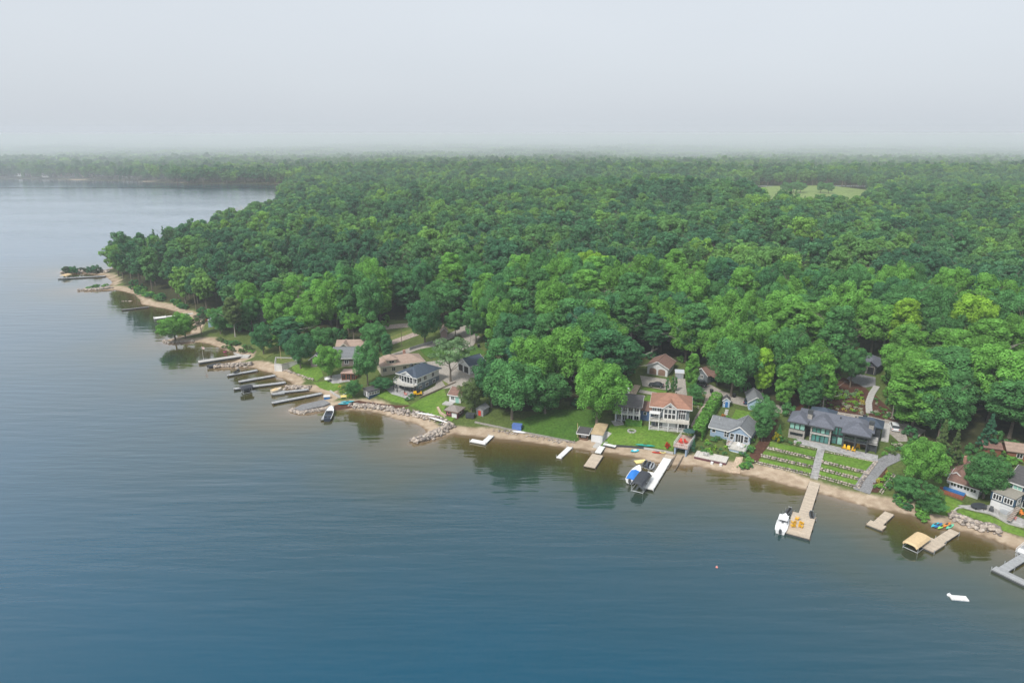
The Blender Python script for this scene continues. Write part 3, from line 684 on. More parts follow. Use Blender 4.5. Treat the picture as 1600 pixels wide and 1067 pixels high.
# ------------------------------------------------------------------ the forest
fr = np.random.default_rng(21)
def scatter(y0, y1, sp):
    xs = np.arange(-900 - y1, 900 + y1, sp); ys = np.arange(y0, y1, sp)
    X, Y = np.meshgrid(xs, ys, indexing='ij'); X = X + fr.uniform(-.42, .42, X.shape) * sp; Y = Y + fr.uniform(-.42, .42, Y.shape) * sp
    X, Y = X.ravel(), Y.ravel()
    k = (np.abs(X) < Y * .86 + 60) & (SD(X, Y) > 5)
    X, Y = X[k], Y[k]; k = wooded(X, Y); return X[k], Y[k]
X, Y = scatter(105, 620, 9.4)
hand = np.array([(o.location.x, o.location.y) for o in TREES])
k = np.min(np.hypot(X[:, None] - hand[None, :, 0], Y[:, None] - hand[None, :, 1]), axis=1) > 4.5
X, Y = X[k], Y[k]
Z = H(X, Y); dep = CF[1] * Y + CF[2] * (Z - CAM_H); pxx = 800 + FPX * X / dep
vis = (np.abs(pxx - 800) < 815)
order = np.argsort(np.where(vis, np.hypot(X, Y), 1e9))
NEAR = 225
kinds = ['oak_a', 'oak_b', 'tall_a', 'tall_b', 'maple_a', 'maple_b', 'oak_a', 'tall_a']
tl = dict(lime='yellow green', bright='light green', mid='mid green', deep='dark green', blue='bluish dark green')
def region(px):
    for lim, nm in ((420, 'on the wooded point at the left'), (640, 'behind the grey and tan roofed houses'), (800, 'beyond the gravel drive loop'), (960, 'behind the big round maple'), (1100, 'behind the white garage'),
                    (1240, 'behind the light blue garage'), (1400, 'around the dark upper garage'), (1500, 'right of the dark upper garage')):
        if px < lim: return nm
    return 'along the right edge of the view'
for i in order[:NEAR]:
    kd = kinds[fr.integers(len(kinds))]; sdv = SD(X[i], Y[i])
    h = fr.uniform(15, 25) * (.8 if sdv < 20 else 1) * (.8 if X[i] < -70 else 1); wd = fr.uniform(11, 17)
    pn = float(vnoise(X[i], Y[i], 40, 12)); q = .4 * pn + .6 * fr.random()
    tn = 'lime' if q > .84 else 'bright' if q > .52 else 'mid' if q > .27 else 'deep' if q > .12 else 'blue'
    tree(kd, (X[i], Y[i], Z[i]), h, wd, 'leafy %s forest tree %s' % (tl[tn], region(pxx[i])), tn, 'forest trees nearest the houses', name='forest_tree')
rest = order[NEAR:]
# the rest of the forest is one mass nobody could count
GNP = [crown_mesh('forest_a', 301, 12, 20, 5200, .40, lobes=85, z0=.2, trunk=.32), crown_mesh('forest_b', 302, 12, 20, 5000, .40, lobes=75, z0=.22, trunk=.3),
       crown_mesh('forest_c', 303, 10, 21, 4600, .40, lobes=90, z0=.2, shape='tall', trunk=.28), crown_mesh('forest_d', 304, 13, 19, 5400, .41, lobes=95, z0=.18, trunk=.34),
       crown_mesh('forest_e', 306, 12, 20, 2400, .40, lobes=40, z0=.35, trunk=.3), crown_mesh('forest_f', 309, 12, 21, 5200, .40, lobes=70, z0=.2, trunk=.3), crown_mesh('forest_g', 311, 7, 21, 3400, .36, lobes=120, z0=.08, shape='cone', trunk=.2)]
def patch_mesh(name, seed):
    """distant canopy patch: a dozen crowns of large leaf clumps"""
    r = np.random.default_rng(seed); V, Fq, T = [], [], []; b = 0
    for q in range(14):
        me = crown_mesh('tmp', seed * 50 + q, r.uniform(10, 15), r.uniform(15, 21), 420, .95, lobes=22, z0=.3)
        v = np.empty(len(me.vertices) * 3, np.float32); me.vertices.foreach_get('co', v); v = v.reshape(-1, 3)
        tn = np.empty(len(me.vertices), np.float32); me.attributes['leaf_tone'].data.foreach_get('value', tn)
        v[:, 0] += (q % 4 - 1.5) * 10 + r.uniform(-3, 3); v[:, 1] += (q // 4 - 1.5) * 10 + r.uniform(-3, 3)
        V.append(v); Fq.append(np.arange(len(v)).reshape(-1, 4) + b); T.append(np.clip(tn * .6 + r.uniform(0, .4), 0, 1)); b += len(v); bpy.data.meshes.remove(me)
    me = fast_mesh(name, np.vstack(V), np.vstack(Fq), LEAF); setattr_f(me, 'leaf_tone', np.concatenate(T)); return me
PATCH = [patch_mesh('canopy_%d' % k, 40 + k) for k in range(4)]
def forest(name, label, X, Y, Z, S, meshes, seed):
    r = np.random.default_rng(seed); n = len(X)
    me = bpy.data.meshes.new(name); me.vertices.add(n); me.vertices.foreach_set('co', np.stack([X, Y, Z], -1).astype(np.float32).ravel())
    setattr_f(me, 'turn', r.uniform(0, 6.283, n)); setattr_f(me, 'grow', S); setattr_f(me, 'tallness', (.62 + .33 * S) * r.uniform(.82, 1.18, n))
    a = me.attributes.new('pick', 'INT', 'POINT'); a.data.foreach_set('value', np.where(r.random(n) < .012, len(meshes) - 1, r.integers(0, len(meshes) - (1 if len(meshes) > 5 else 0), n)).astype(np.int32))
    o = link(name, me, None, kind='stuff', label=label, category='forest'); o.color = (0, 0, 0, 0)
    g = bpy.data.node_groups.new(name, 'GeometryNodeTree'); g.interface.new_socket('Geometry', in_out='INPUT', socket_type='NodeSocketGeometry'); g.interface.new_socket('Geometry', in_out='OUTPUT', socket_type='NodeSocketGeometry')
    gi = N(g, 'NodeGroupInput'); go = N(g, 'NodeGroupOutput'); L = g.links.new
    j = N(g, 'GeometryNodeJoinGeometry')
    for m_ in meshes:
        ob = bpy.data.objects.new(m_.name, m_); ob.color = (0, 0, 0, 0)
        oi = N(g, 'GeometryNodeObjectInfo', transform_space='ORIGINAL'); oi.inputs['Object'].default_value = ob; oi.inputs['As Instance'].default_value = True
        L(oi.outputs['Geometry'], j.inputs[0])
    ip = N(g, 'GeometryNodeInstanceOnPoints'); ip.inputs['Pick Instance'].default_value = True
    def attr(nm, ty='FLOAT'):
        q = N(g, 'GeometryNodeInputNamedAttribute', data_type=ty); q.inputs['Name'].default_value = nm; return q.outputs[0]
    c = N(g, 'ShaderNodeCombineXYZ'); L(attr('turn'), c.inputs['Z']); L(c.outputs[0], ip.inputs['Rotation'])
    c2 = N(g, 'ShaderNodeCombineXYZ'); L(attr('grow'), c2.inputs[0]); L(attr('grow'), c2.inputs[1]); L(attr('tallness'), c2.inputs[2]); L(c2.outputs[0], ip.inputs['Scale'])
    L(attr('pick', 'INT'), ip.inputs['Instance Index']); L(gi.outputs[0], ip.inputs['Points']); L(j.outputs[0], ip.inputs['Instance']); L(ip.outputs[0], go.inputs[0])
    md = o.modifiers.new('scatter', 'NODES'); md.node_group = g
    return o
X, Y, Z = X[rest], Y[rest], Z[rest]
X2, Y2 = scatter(620, HAZE_Y - 12, 11)
X = np.concatenate([X, X2]); Y = np.concatenate([Y, Y2]); Z = np.concatenate([Z, H(X2, Y2)])
forest('forest', 'unbroken green deciduous canopy covering the slope behind the houses', X, Y, Z - .3, fr.uniform(.95, 1.6, len(X)) * np.where((X < -60) & (Y < 500), .8, 1), GNP, 3)
X, Y = scatter(HAZE_Y + 14, 1560, 13)
forest('far_forest', 'distant misty forest at the edge of the fog bank', X, Y, H(X, Y) - .5, fr.uniform(1.05, 1.75, len(X)), GNP, 5)
X, Y = scatter(1580, 4600, 38)
forest('fogbound_forest', 'farthest forest dissolving into the fog bank', X, Y, H(X, Y) - .5, fr.uniform(.95, 1.25, len(X)), PATCH, 6)
# ------------------------------------------------------------------ sheets on the ground: lanes, drives, lawns, beds
strip('gravel_road', [(1440,678),(1395,664),(1340,653),(1300,646),(1262,641),(1222,640),(1180,632),(1150,625),(1120,616),(1096,605)], [5.5,6.5,5,5,4.6,4.6,5,5,6,7], GRAVEL, .10)
drape('gravel_driveway', [(1382,655),(1414,664),(1418,690),(1404,690),(1386,674)], GRAVEL, .14)
drape('gravel_driveway', [(1000,587),(1045,593),(1050,606),(1044,610),(1004,603)], GRAVEL, .10)
strip('paved_driveway', [(1062,592),(1063,606),(1065,622)], 3.4, GRAVEL, .12)
strip('paved_driveway', [(1112,617),(1108,634),(1096,652),(1088,668)], 3.2, PINKPAVE, .12)
strip('path', [(996,602),(985,622),(976,642)], 2.0, SANDM, .12)
strip('path', [(999,611),(1040,618)], 2.2, GRAVEL, .12)
strip('boat_ramp', [(1346,768),(1353,755),(1362,741),(1376,725),(1406,710)], [3.6,3.4,3.2,3.2,3.4], ASPH, .14)
drape('patio', [(1241,684),(1240,692),(1288,703),(1371,722),(1372,712)], PAVER, .16)
drape('driveway', [(1333,583),(1368,590),(1368,603),(1350,606),(1340,600),(1318,596)], ASPH, .12)
for pts in ([(1203,690),(1276,705.6),(1274,714),(1203,698)], [(1194,705),(1271,721),(1270,727),(1190,709)], [(1184,716),(1268,734),(1267,740),(1180,720)],
            [(1285,708),(1366,721),(1355,736),(1283,719)], [(1282,725),(1348,742),(1346,747),(1281,730.5)], [(1280,736),(1341,752),(1337,758),(1279,741.5)]):
    drape('lawn', pts, LAWN, .12)
drape('lawn', [(925,699),(955,664),(985,660),(1020,668),(1062,682),(1050,704),(1000,697),(950,697)], LAWN, .10)
drape('lawn', [(1008,606),(1042,612),(1040,616),(1000,609)], LAWN, .14)
drape('lawn', [(1012,618),(1032,620),(1026,632),(1002,628)], LAWN, .12)
drape('lawn', [(1150,640),(1172,644),(1185,660),(1175,666),(1140,660)], LAWN, .12)
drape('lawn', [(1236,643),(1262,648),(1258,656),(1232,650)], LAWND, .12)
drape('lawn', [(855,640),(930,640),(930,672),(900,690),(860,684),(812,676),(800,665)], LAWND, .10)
drape('lawn', [(650,628),(694,607),(700,628),(694,640),(712,652),(705,659),(690,661),(665,644),(640,634)], LAWN, .10)
drape('lawn', [(580,606),(612,603),(640,632),(612,628),(590,618)], LAWN, .10)
drape('lawn', [(1500,795),(1545,806),(1600,830),(1612,842),(1570,830),(1530,812),(1492,802)], LAWN, .14)
drape('lawn', [(1460,770),(1505,786),(1480,806),(1440,800),(1430,785)], LAWN, .12)
drape('lawn', [(453,570),(500,572),(505,588),(495,596),(462,584)], LAWN, .10)
drape('lawn', [(490,598),(520,594),(540,604),(520,612),(500,606)], LAWN, .10)
drape('lawn', [(425,528),(440,520),(442,548),(415,560),(402,556)], ROUGHG, .12)
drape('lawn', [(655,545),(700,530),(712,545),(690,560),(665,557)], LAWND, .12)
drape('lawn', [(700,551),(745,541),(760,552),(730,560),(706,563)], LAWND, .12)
drape('lawn', [(690,594),(703,602),(696,604)], ROUGHG, .2)
strip('gravel_road', [(596,562),(628,552),(650,544),(672,540),(700,527),(722,516),(730,508)], [4,4,4,4,4,4,5], GRAVEL, .13)
strip('gravel_road', [(722,516),(738,528),(730,540),(706,550)], [4.5,6,4.5,4], GRAVEL, .15)
drape('gravel_driveway', [(664,566),(700,562),(725,566),(758,574),(742,596),(720,604),(706,606),(690,608),(664,618),(655,616),(680,603),(684,590),(668,580)], GRAVEL, .10)
strip('gravel_road', [(600,512),(640,508)], 5, PINKPAVE, .14)
strip('gravel_road', [(600,540),(650,522)], 4, PINKPAVE, .14)
drape('lawn', [(600,530),(650,512),(655,518),(605,537)], ROUGHG, .13)
drape('mulch_bed', [(1292,602),(1318,590),(1352,606),(1362,616),(1352,650),(1322,646),(1290,640)], MULCH, .12)
drape('mulch_bed', [(1366,616),(1390,640),(1412,664),(1388,658),(1357,650)], MULCH, .12)
strip('mulch_bed', [(1176,720),(1188,700),(1200,682),(1210,655)], [2.6,2.6,2.4,2], MULCH, .14)
drape('mulch_bed', [(1252,648),(1282,648),(1290,620),(1262,616),(1230,618),(1228,640)], MULCH, .11)
drape('mulch_bed', [(1358,768),(1372,742),(1386,730),(1384,748),(1372,770)], MULCH, .12)
drape('mulch_bed', [(520,634),(560,626),(640,634),(620,638),(560,636),(522,641)], MULCH, .12)
drape('patio', [(600,606),(625,598),(655,616),(640,624),(612,616)], PAVER, .14)
drape('patio', [(1496,790),(1545,790),(1600,812),(1612,820),(1594,822),(1545,803),(1510,795)], PAVER, .18)
drape('patio', [(506,590),(535,584),(548,596),(520,600)], PAVER, .14)
drape('patio', [(955,658),(972,656),(975,664),(960,666)], PAVER, .14)
strip('path', [(930,700),(938,690),(952,676)], 1.6, CONC, .16)
drape('stone_pier_top', [(460,640),(472,634),(505,627),(516,632),(506,636),(470,644)], ASPH, .5)
drape('concrete_terrace', [(365,552),(378,556),(392,556),(388,560),(376,560)], CONC, .5)
drape('launch_ramp', [(1140,738),(1150,714),(1161,714),(1156,740)], SANDM, .10)
# ------------------------------------------------------------------ house kit
def frame_on(A, Bp):
    a = gnd(*A); b = gnd(*Bp); d = b[:2] - a[:2]; return a, float(np.linalg.norm(d)), math.atan2(d[1], d[0])
def house(name, label, A, Bp, category='house', dz=0.0, group=None):
    a, W, rz = frame_on(A, Bp); m = gnd((A[0] + Bp[0]) / 2, (A[1] + Bp[1]) / 2)
    return empty(name, (a[0], a[1], max(a[2], m[2]) + dz), rz, label, category, group), W
def uvn(face, pl):
    return {'f': lambda u, v, n: (u, pl - n, v), 'b': lambda u, v, n: (u, pl + n, v), 'r': lambda u, v, n: (pl + n, u, v), 'l': lambda u, v, n: (pl - n, u, v)}[face]
def ubox(mb, F, u0, u1, v0, v1, n0, n1):
    p, q = F(u0, v0, n0), F(u1, v1, n1)
    return mb.box(min(p[0], q[0]), max(p[0], q[0]), min(p[1], q[1]), max(p[1], q[1]), min(p[2], q[2]), max(p[2], q[2]))
def window(T, face, pl, u, v, w_, h, mull=1, trans=0, pane=GLASS, fr=WHITE, fw=.11, name='window'):
    F = uvn(face, pl); mb = MB(); u0, u1 = u - w_ / 2, u + w_ / 2
    ubox(mb, F, u0 - fw, u1 + fw, v - fw, v, -.02, .09); ubox(mb, F, u0 - fw, u1 + fw, v + h, v + h + fw, -.02, .09)
    ubox(mb, F, u0 - fw, u0, v, v + h, -.02, .09); ubox(mb, F, u1, u1 + fw, v, v + h, -.02, .09)
    for k in range(1, mull + 1):
        c = u0 + w_ * k / (mull + 1); ubox(mb, F, c - fw * .4, c + fw * .4, v, v + h, -.02, .075)
    for k in range(1, trans + 1):
        c = v + h * k / (trans + 1); ubox(mb, F, u0, u1, c - fw * .35, c + fw * .35, -.02, .07)
    o = mb.to(name, fr, T); mb = MB(); ubox(mb, F, u0, u1, v, v + h, -.03, .035); mb.to('pane', pane, o)
    return o
def door(T, face, pl, u, v, w_, h, m=WHITE, name='door', panels=0, fr=None):
    F = uvn(face, pl); mb = MB(); ubox(mb, F, u - w_ / 2, u + w_ / 2, v, v + h, -.03, .05)
    for k in range(panels): ubox(mb, F, u - w_ / 2 + .08, u + w_ / 2 - .08, v + h * (k + .12) / panels, v + h * (k + .86) / panels, .05, .075)
    o = mb.to(name, m, T)
    if fr:
        mb = MB(); ubox(mb, F, u - w_ / 2 - .12, u - w_ / 2, v, v + h + .12, -.02, .08); ubox(mb, F, u + w_ / 2, u + w_ / 2 + .12, v, v + h + .12, -.02, .08); ubox(mb, F, u - w_ / 2, u + w_ / 2, v + h, v + h + .12, -.02, .08)
        mb.to('door_frame', fr, o)
    return o
def railing(T, pts, z, h=1.0, m=WHITE, gap=.5, name='railing', par=None):
    mb = MB()
    for k in range(len(pts) - 1):
        a, b = Vector((*pts[k], z)), Vector((*pts[k + 1], z)); L_ = (b - a).length; n = max(1, int(L_ / gap))
        for i in range(n + 1):
            p = a.lerp(b, i / n); r = .05 if i % 3 == 0 or i == n else .022
            mb.tube(p, p + Vector((0, 0, h)), r, r, 4)
        for zz in (h, h * .12): mb.tube(a + Vector((0, 0, zz)), b + Vector((0, 0, zz)), .045, .045, 4)
    return mb.to(name, m, par or T)
def posts(T, pts, z0, z1, r=.09, m=WHITE, name='column'):
    for x, y in pts: B(x - r, x + r, y - r, y + r, z0, z1).to(name, m, T)
def fascia(T, x0, x1, y0, y1, z, ov=.45, m=WHITE, par=None):
    """eaves board round a roof"""
    mb = MB(); a, b, c, d = x0 - ov, x1 + ov, y0 - ov, y1 + ov
    mb.box(a - .03, b + .03, c - .05, c - .005, z - .3, z - .04); mb.box(a - .03, b + .03, d + .005, d + .05, z - .3, z - .04)
    mb.box(a - .05, a - .005, c, d, z - .3, z - .04); mb.box(b + .005, b + .05, c, d, z - .3, z - .04)
    return mb.to('fascia', m, par or T)
def rake(T, x0, x1, y0, y1, z, rise, ax, ov=.45, m=WHITE, th=.2, w_=.26):
    """white boards along the gable edges"""
    mb = MB()
    if ax == 'y':
        mdl = (x0 + x1) / 2; k = rise / (mdl - x0)
        for yy in (y0 - ov - .06, y1 + ov + .01):
            for s_, e in ((x0 - ov, mdl), (x1 + ov, mdl)):
                za = z - k * ov; zb = z + rise
                P = [(s_, za + th + .02), (e, zb + th + .02), (e, zb + th - w_), (s_, za + th - w_)]
                mb.add([(p[0], yy, p[1]) for p in P] + [(p[0], yy + .05, p[1]) for p in P], [(0,1,2,3),(7,6,5,4),(0,4,5,1),(1,5,6,2),(2,6,7,3),(3,7,4,0)])
    else:
        mdl = (y0 + y1) / 2; k = rise / (mdl - y0)
        for xx in (x0 - ov - .06, x1 + ov + .01):
            for s_, e in ((y0 - ov, mdl), (y1 + ov, mdl)):
                za = z - k * ov; zb = z + rise
                P = [(s_, za + th + .02), (e, zb + th + .02), (e, zb + th - w_), (s_, za + th - w_)]
                mb.add([(xx, p[0], p[1]) for p in P] + [(xx + .05, p[0], p[1]) for p in P], [(0,1,2,3),(7,6,5,4),(0,4,5,1),(1,5,6,2),(2,6,7,3),(3,7,4,0)])
        mb.box(x0 - ov, x1 + ov, y0 - ov - .05, y0 - ov - .005, z - k * ov - .05, z - k * ov + th)
    return mb.to('fascia', m, T)
def gable_house(T, x0, x1, y0, y1, ez, rise, ax, wall, roof, ov=.45, base=-2.0, trim=WHITE):
    MB().gwall(x0, x1, y0, y1, base, ez, rise, ax).to('wall', wall, T)
    r = MB().gable(x0, x1, y0, y1, ez, rise, ax, ov).to('roof', roof, T)
    if trim: rake(T, x0, x1, y0, y1, ez, rise, ax, ov, trim)
    MB().tube(((x0 + x1) / 2 if ax == 'y' else x0 - ov, y0 - ov if ax == 'y' else (y0 + y1) / 2, ez + rise + .2), ((x0 + x1) / 2 if ax == 'y' else x1 + ov, y1 + ov if ax == 'y' else (y0 + y1) / 2, ez + rise + .2), .12, .12, 5).to('ridge_cap', roof, r)
    return r
def vent(T, x, y, z, m=DGREY): return B(x - .14, x + .14, y - .14, y + .14, z, z + .55).to('roof_vent', m, T)

# 1 --- long modern house with hipped slate roofs
T, W = house('modern_house', 'long modern two-storey house with several hipped slate roofs above stepped lawns', (1231, 683), (1366, 710), dz=.1)
s = W / 22.0
def S_(*v): return [q * s for q in v]
z1, ez = 2.4, 4.65
B(2*s, 20.6*s, 3*s, 11*s, -2, ez).to('wall', DARKW, T, label='charcoal clad main wall')
MB().hip(2*s, 20.6*s, 3*s, 11*s, ez, 1.6, .6).to('roof', R_SLATE, T)
B(0, 4.2*s, 0, 7*s, -2, z1).to('wall', STONE, T, label='stone lower wall of the left wing'); B(.05, 4.15*s, .06, 7*s, z1, ez).to('wall', DARKW, T)
rf = MB().hip(0, 4.2*s, 0, 7*s, ez + .02, 1.55, .5).to('roof', R_SLATE, T); fascia(T, 0, 4.2*s, 0, 7*s, ez + .02, .6, DGREY, rf)
for k in range(3): window(T, 'f', .06, (.75 + 1.35 * k) * s, z1 + .25, 1.08 * s, 1.95, 0, 0, GREENGL, BLACK, .08)
window(T, 'f', 0, 2.1 * s, .95, 3.2 * s, .55, 3, 0, GLASS, BLACK, .08)
window(T, 'l', 0, 2.5 * s, z1 + .3, 1.6, 1.7, 1, 0, GLASS, BLACK, .08)
B(5.6*s, 10.9*s, -.2*s, 6*s, -2, .15).to('plinth', STONE, T)
for x in (5.6, 10.5): B(x*s, (x + .4)*s, -.2*s, .5*s, .15, ez).to('pier', STONE, T)
B(5.8*s, 10.7*s, .25*s, 6*s, .15, ez).to('wall', DARKW, T)
B(5.6*s, 10.9*s, -.25*s, .3*s, z1 - .12, z1 + .22).to('balcony_edge', CONC, T)
rf = MB().hip(5.6*s, 10.9*s, 0, 8*s, ez + .03, 1.75, .55).to('roof', R_SLATE, T); fascia(T, 5.6*s, 10.9*s, 0, 8*s, ez + .03, .7, DGREY, rf)
for k in range(4):
    window(T, 'f', .25*s, (6.55 + 1.12 * k) * s, z1 + .35, .92 * s, 1.9, 0, 0, TEAL if k != 2 else GREENGL, BLACK, .07)
    window(T, 'f', .25*s, (6.55 + 1.12 * k) * s, .25, .92 * s, 2.0, 0, 0, TEAL, BLACK, .07, 'glass_door')
B(10.9*s, 14*s, 1.6*s, 6*s, -2, ez).to('wall', DARKW, T)
for k in range(2):
    window(T, 'f', 1.6*s, (11.7 + 1.45 * k) * s, z1 + .3, 1.15 * s, 1.9, 1, 0, TEAL, BLACK, .07)
    window(T, 'f', 1.6*s, (11.7 + 1.45 * k) * s, .2, 1.15 * s, 1.9, 0, 0, GREENGL if k else TEAL, BLACK, .07)
B(13.9*s, 20.1*s, -.6*s, 4*s, z1 - .15, z1 + .12).to('terrace_floor', DGREY, T)
posts(T, [(14.1*s, -.4*s), (17*s, -.4*s), (19.9*s, -.4*s)], -.6, ez, .17, DARKW, 'post')
B(14*s, 20*s, 2.9*s, 3.1*s, 0, ez).to('wall', BROWNW, T)
B(14.15*s, 19.85*s, -.46*s, -.4*s, z1 + .15, z1 + 1.1).to('balustrade', GLASS, T)
B(14.15*s, 19.85*s, -.2*s, -.17*s, z1 + 1.2, ez - .1).to('insect_screen', DGREY, T)
rf = MB().hip(14*s, 20*s, -.5*s, 6.5*s, ez + .05, 1.7, .6).to('roof', R_SLATE, T); fascia(T, 14*s, 20*s, -.5*s, 6.5*s, ez + .05, .8, DGREY, rf)
B(20.1*s, 22.4*s, .6*s, 6*s, z1 - .2, z1).to('terrace_floor', CONC, T)
B(20.2*s, 22.3*s, 1.4*s, 6*s, -2, z1 - .2).to('wall', DARKW, T); posts(T, [(20.3*s, .8*s), (22.2*s, .8*s)], -1, z1 - .2, .14, DARKW, 'post')
railing(T, [(20.2*s, .7*s), (22.3*s, .7*s), (22.3*s, 5.8*s)], z1, 1.0, BLACK, .8)
window(T, 'r', 20.6*s, 5.5*s, z1 + .2, 2.2, 1.9, 2, 0, TEAL, BLACK, .07)
MB().hip(4.4*s, 10.4*s, 8*s, 13.6*s, ez + .04, 1.5, .5).to('roof', R_DARKBL, T); B(4.4*s, 10.4*s, 8*s, 13.6*s, -1, ez).to('wall', DARKW, T)  # same slate as the front; shade of the turned-away slopes painted as dark blue
MB().hip(17*s, 22.6*s, 7.5*s, 12.4*s, ez + .06, 1.4, .5).to('roof', R_DARKBL, T); B(17*s, 22.6*s, 7.5*s, 12.4*s, -1, ez).to('wall', DARKW, T)  # slate again, its shaded side put into the colour
for x, y, zt in ((4.7, 3.6, 7.2), (20.2, 4.4, 7.0)):
    c = B(x*s - .55, x*s + .55, y*s - .45, y*s + .45, 2, zt - .9).to('chimney', STONE, T); B(x*s - .62, x*s + .62, y*s - .52, y*s + .52, zt - .9, zt).to('chimney_cap', DGREY, c)
vent(T, 12.4*s, 5.6*s, 5.7); vent(T, 16*s, 7.4*s, 6.0)

# 2 --- blue-grey cottage with boathouse under its deck
T, W = house('cottage', 'blue-grey cottage with white railed deck over a boathouse beside the hedge', (1108, 682), (1170, 697), dz=.2)
s = W / 11.0
gable_house(T, 0, 7.2*s, .6*s, 8*s, 2.5, 1.75, 'x', GREYB, R_GREY)
gable_house(T, 5.4*s, 11*s, 0, 8.6*s, 2.6, 1.85, 'y', GREYB, R_GREY)
window(T, 'f', .6*s, 1.0*s, 1.2, .8, .75, 0); window(T, 'f', .6*s, 4.6*s, .6, 1.1, 1.5, 1, 1)
window(T, 'f', 0, 6.3*s, .5, .9, 1.6, 0, 1); window(T, 'f', 0, 8.3*s, .1, 1.9, 2.2, 2, 0, name='glass_door'); window(T, 'f', 0, 10.1*s, .5, .9, 1.6, 0, 1)
B(6.9*s, 11*s, -4.6*s, -.02, -3.2, -.2).to('boathouse', LBLUE, T); B(6.6*s, 11.2*s, -4.9*s, -.02, -.2, .05).to('deck', DECKL, T)
door(T, 'f', -4.6*s, 8.9*s, -2.9, 2.6, 2.0, GLASS, 'boat_door', 0, WHITE)
railing(T, [(6.7*s, -.1), (6.7*s, -4.8*s), (11.1*s, -4.8*s), (11.1*s, -.1)], .05, 1.0, WHITE, .4)
B(5.4*s, 6.6*s, -2.2*s, -.02, -.25, 0).to('landing', DECKR, T); railing(T, [(5.45*s, -.1), (5.45*s, -2.1*s), (6.6*s, -2.1*s)], 0, 1.0, WHITE, .35)
mb = MB()
for k in range(8): mb.box(5.5*s, 6.5*s, -2.2*s - .3*k - .3, -2.2*s - .3*k, -.35 - .2*k, -.25 - .2*k)
mb.to('steps', WHITE, T)
vent(T, 2.6*s, 4.6*s, 4.2, DGREY); B(1.5*s, 1.9*s, 3.0*s, 3.4*s, 3.4, 4.5).to('chimney', ALU, T)
smp = [(7.6, -3.6), (8.6, -2.8), (9.6, -3.7)]

# 3 --- tall grey house with terracotta hip roof
T, W = house('hip_roof_house', 'tall grey house with terracotta hip roof and white window wall above the lawn', (1017, 666), (1075, 671), dz=.1)
s = W / 10.5
B(0, 10.5*s, 0, 9.5*s, -1.5, 5.9).to('wall', GREYS, T); rf = MB().hip(0, 10.5*s, 0, 9.5*s, 5.95, 2.4, .7, 2.0).to('roof', R_RED, T); fascia(T, 0, 10.5*s, 0, 9.5*s, 5.95, .7, WHITE, rf)
MB().gwall(3.2*s, 7.0*s, -.6*s, 3*s, -1, 5.8, 1.5, 'y').to('bay_wall', WHITE, T, label='white gabled bay with tall windows')
MB().gable(3.2*s, 7.0*s, -.6*s, 5.2*s, 5.8, 1.5, 'y', .35).to('bay_roof', R_RED, T); rake(T, 3.2*s, 7.0*s, -.6*s, 5.2*s, 5.8, 1.5, 'y', .35)
for k in range(3):
    for zz, hh in ((2.75, 1.3), (4.3, 1.15)): window(T, 'f', -.6*s, (4.0 + 1.1 * k)*s, zz, .85*s, hh, 0, 0)
window(T, 'f', -.6*s, 5.1*s, 5.7, .8*s, .8, 0); window(T, 'f', -.6*s, 4.1*s, 5.6, .5*s, .45, 0); window(T, 'f', -.6*s, 6.1*s, 5.6, .5*s, .45, 0)
window(T, 'f', 0, .75*s, 4.4, .9*s, 1.2, 1); window(T, 'f', 0, 2.1*s, 4.4, 1.0*s, 1.2, 1); window(T, 'f', 0, 1.6*s, 3.0, 1.6*s, 1.2, 2)
window(T, 'f', 0, 8.6*s, 4.4, 1.9*s, 1.2, 2); window(T, 'f', 0, 8.5*s, 2.75, 1.8*s, 1.9, 2, name='glass_door')
for u in (2, 4.6, 7.2): window(T, 'r', 10.5*s, u*s, 4.4, 1.0, 1.2, 1)
window(T, 'r', 10.5*s, 3*s, 1.8, 1.2, 1.3, 1); window(T, 'r', 10.5*s, 6.6*s, 1.6, 1.2, 1.3, 1)
B(-.6*s, 10.7*s, -2.4*s, -.02, 2.25, 2.48).to('deck', DECKL, T)
railing(T, [(2.8*s, -2.3*s), (10.6*s, -2.3*s), (10.6*s, -.1)], 2.48, .95, CREAM, .4)
posts(T, [(x*s, -2.2*s) for x in (-.4, 2.2, 4.9, 7.6, 10.4)], -.6, 2.25, .11); B(-.3*s, 10.5*s, -2.1*s, -.02, -1.2, .12).to('lower_terrace', CONC, T); railing(T, [(2.4*s, -2.05*s), (10.4*s, -2.05*s)], .12, .8, WHITE, .4)
for k in range(4): window(T, 'f', 0, (2 + 2.2*k)*s, .2, 1.5*s, 1.9, 1, name='glass_door')
B(-.6*s, 2.4*s, -2.5*s, -.4*s, 4.45, 4.62).to('canopy', WHITE, T, label='flat white canopy over the left end of the deck'); posts(T, [(-.4*s, -2.3*s), (2.2*s, -2.3*s), (-.4*s, -.6*s)], 2.48, 4.45, .1)
railing(T, [(-.5*s, -.2), (-.5*s, -2.3*s), (2.3*s, -2.3*s)], 2.48, .95, WHITE, .4)
B(6.2*s, 10.6*s, -3.25*s, -3.2*s, -.4, 2.4).to('screen_wall', WHITE, T) if False else None
vent(T, 6.5*s, 6*s, 7.6)

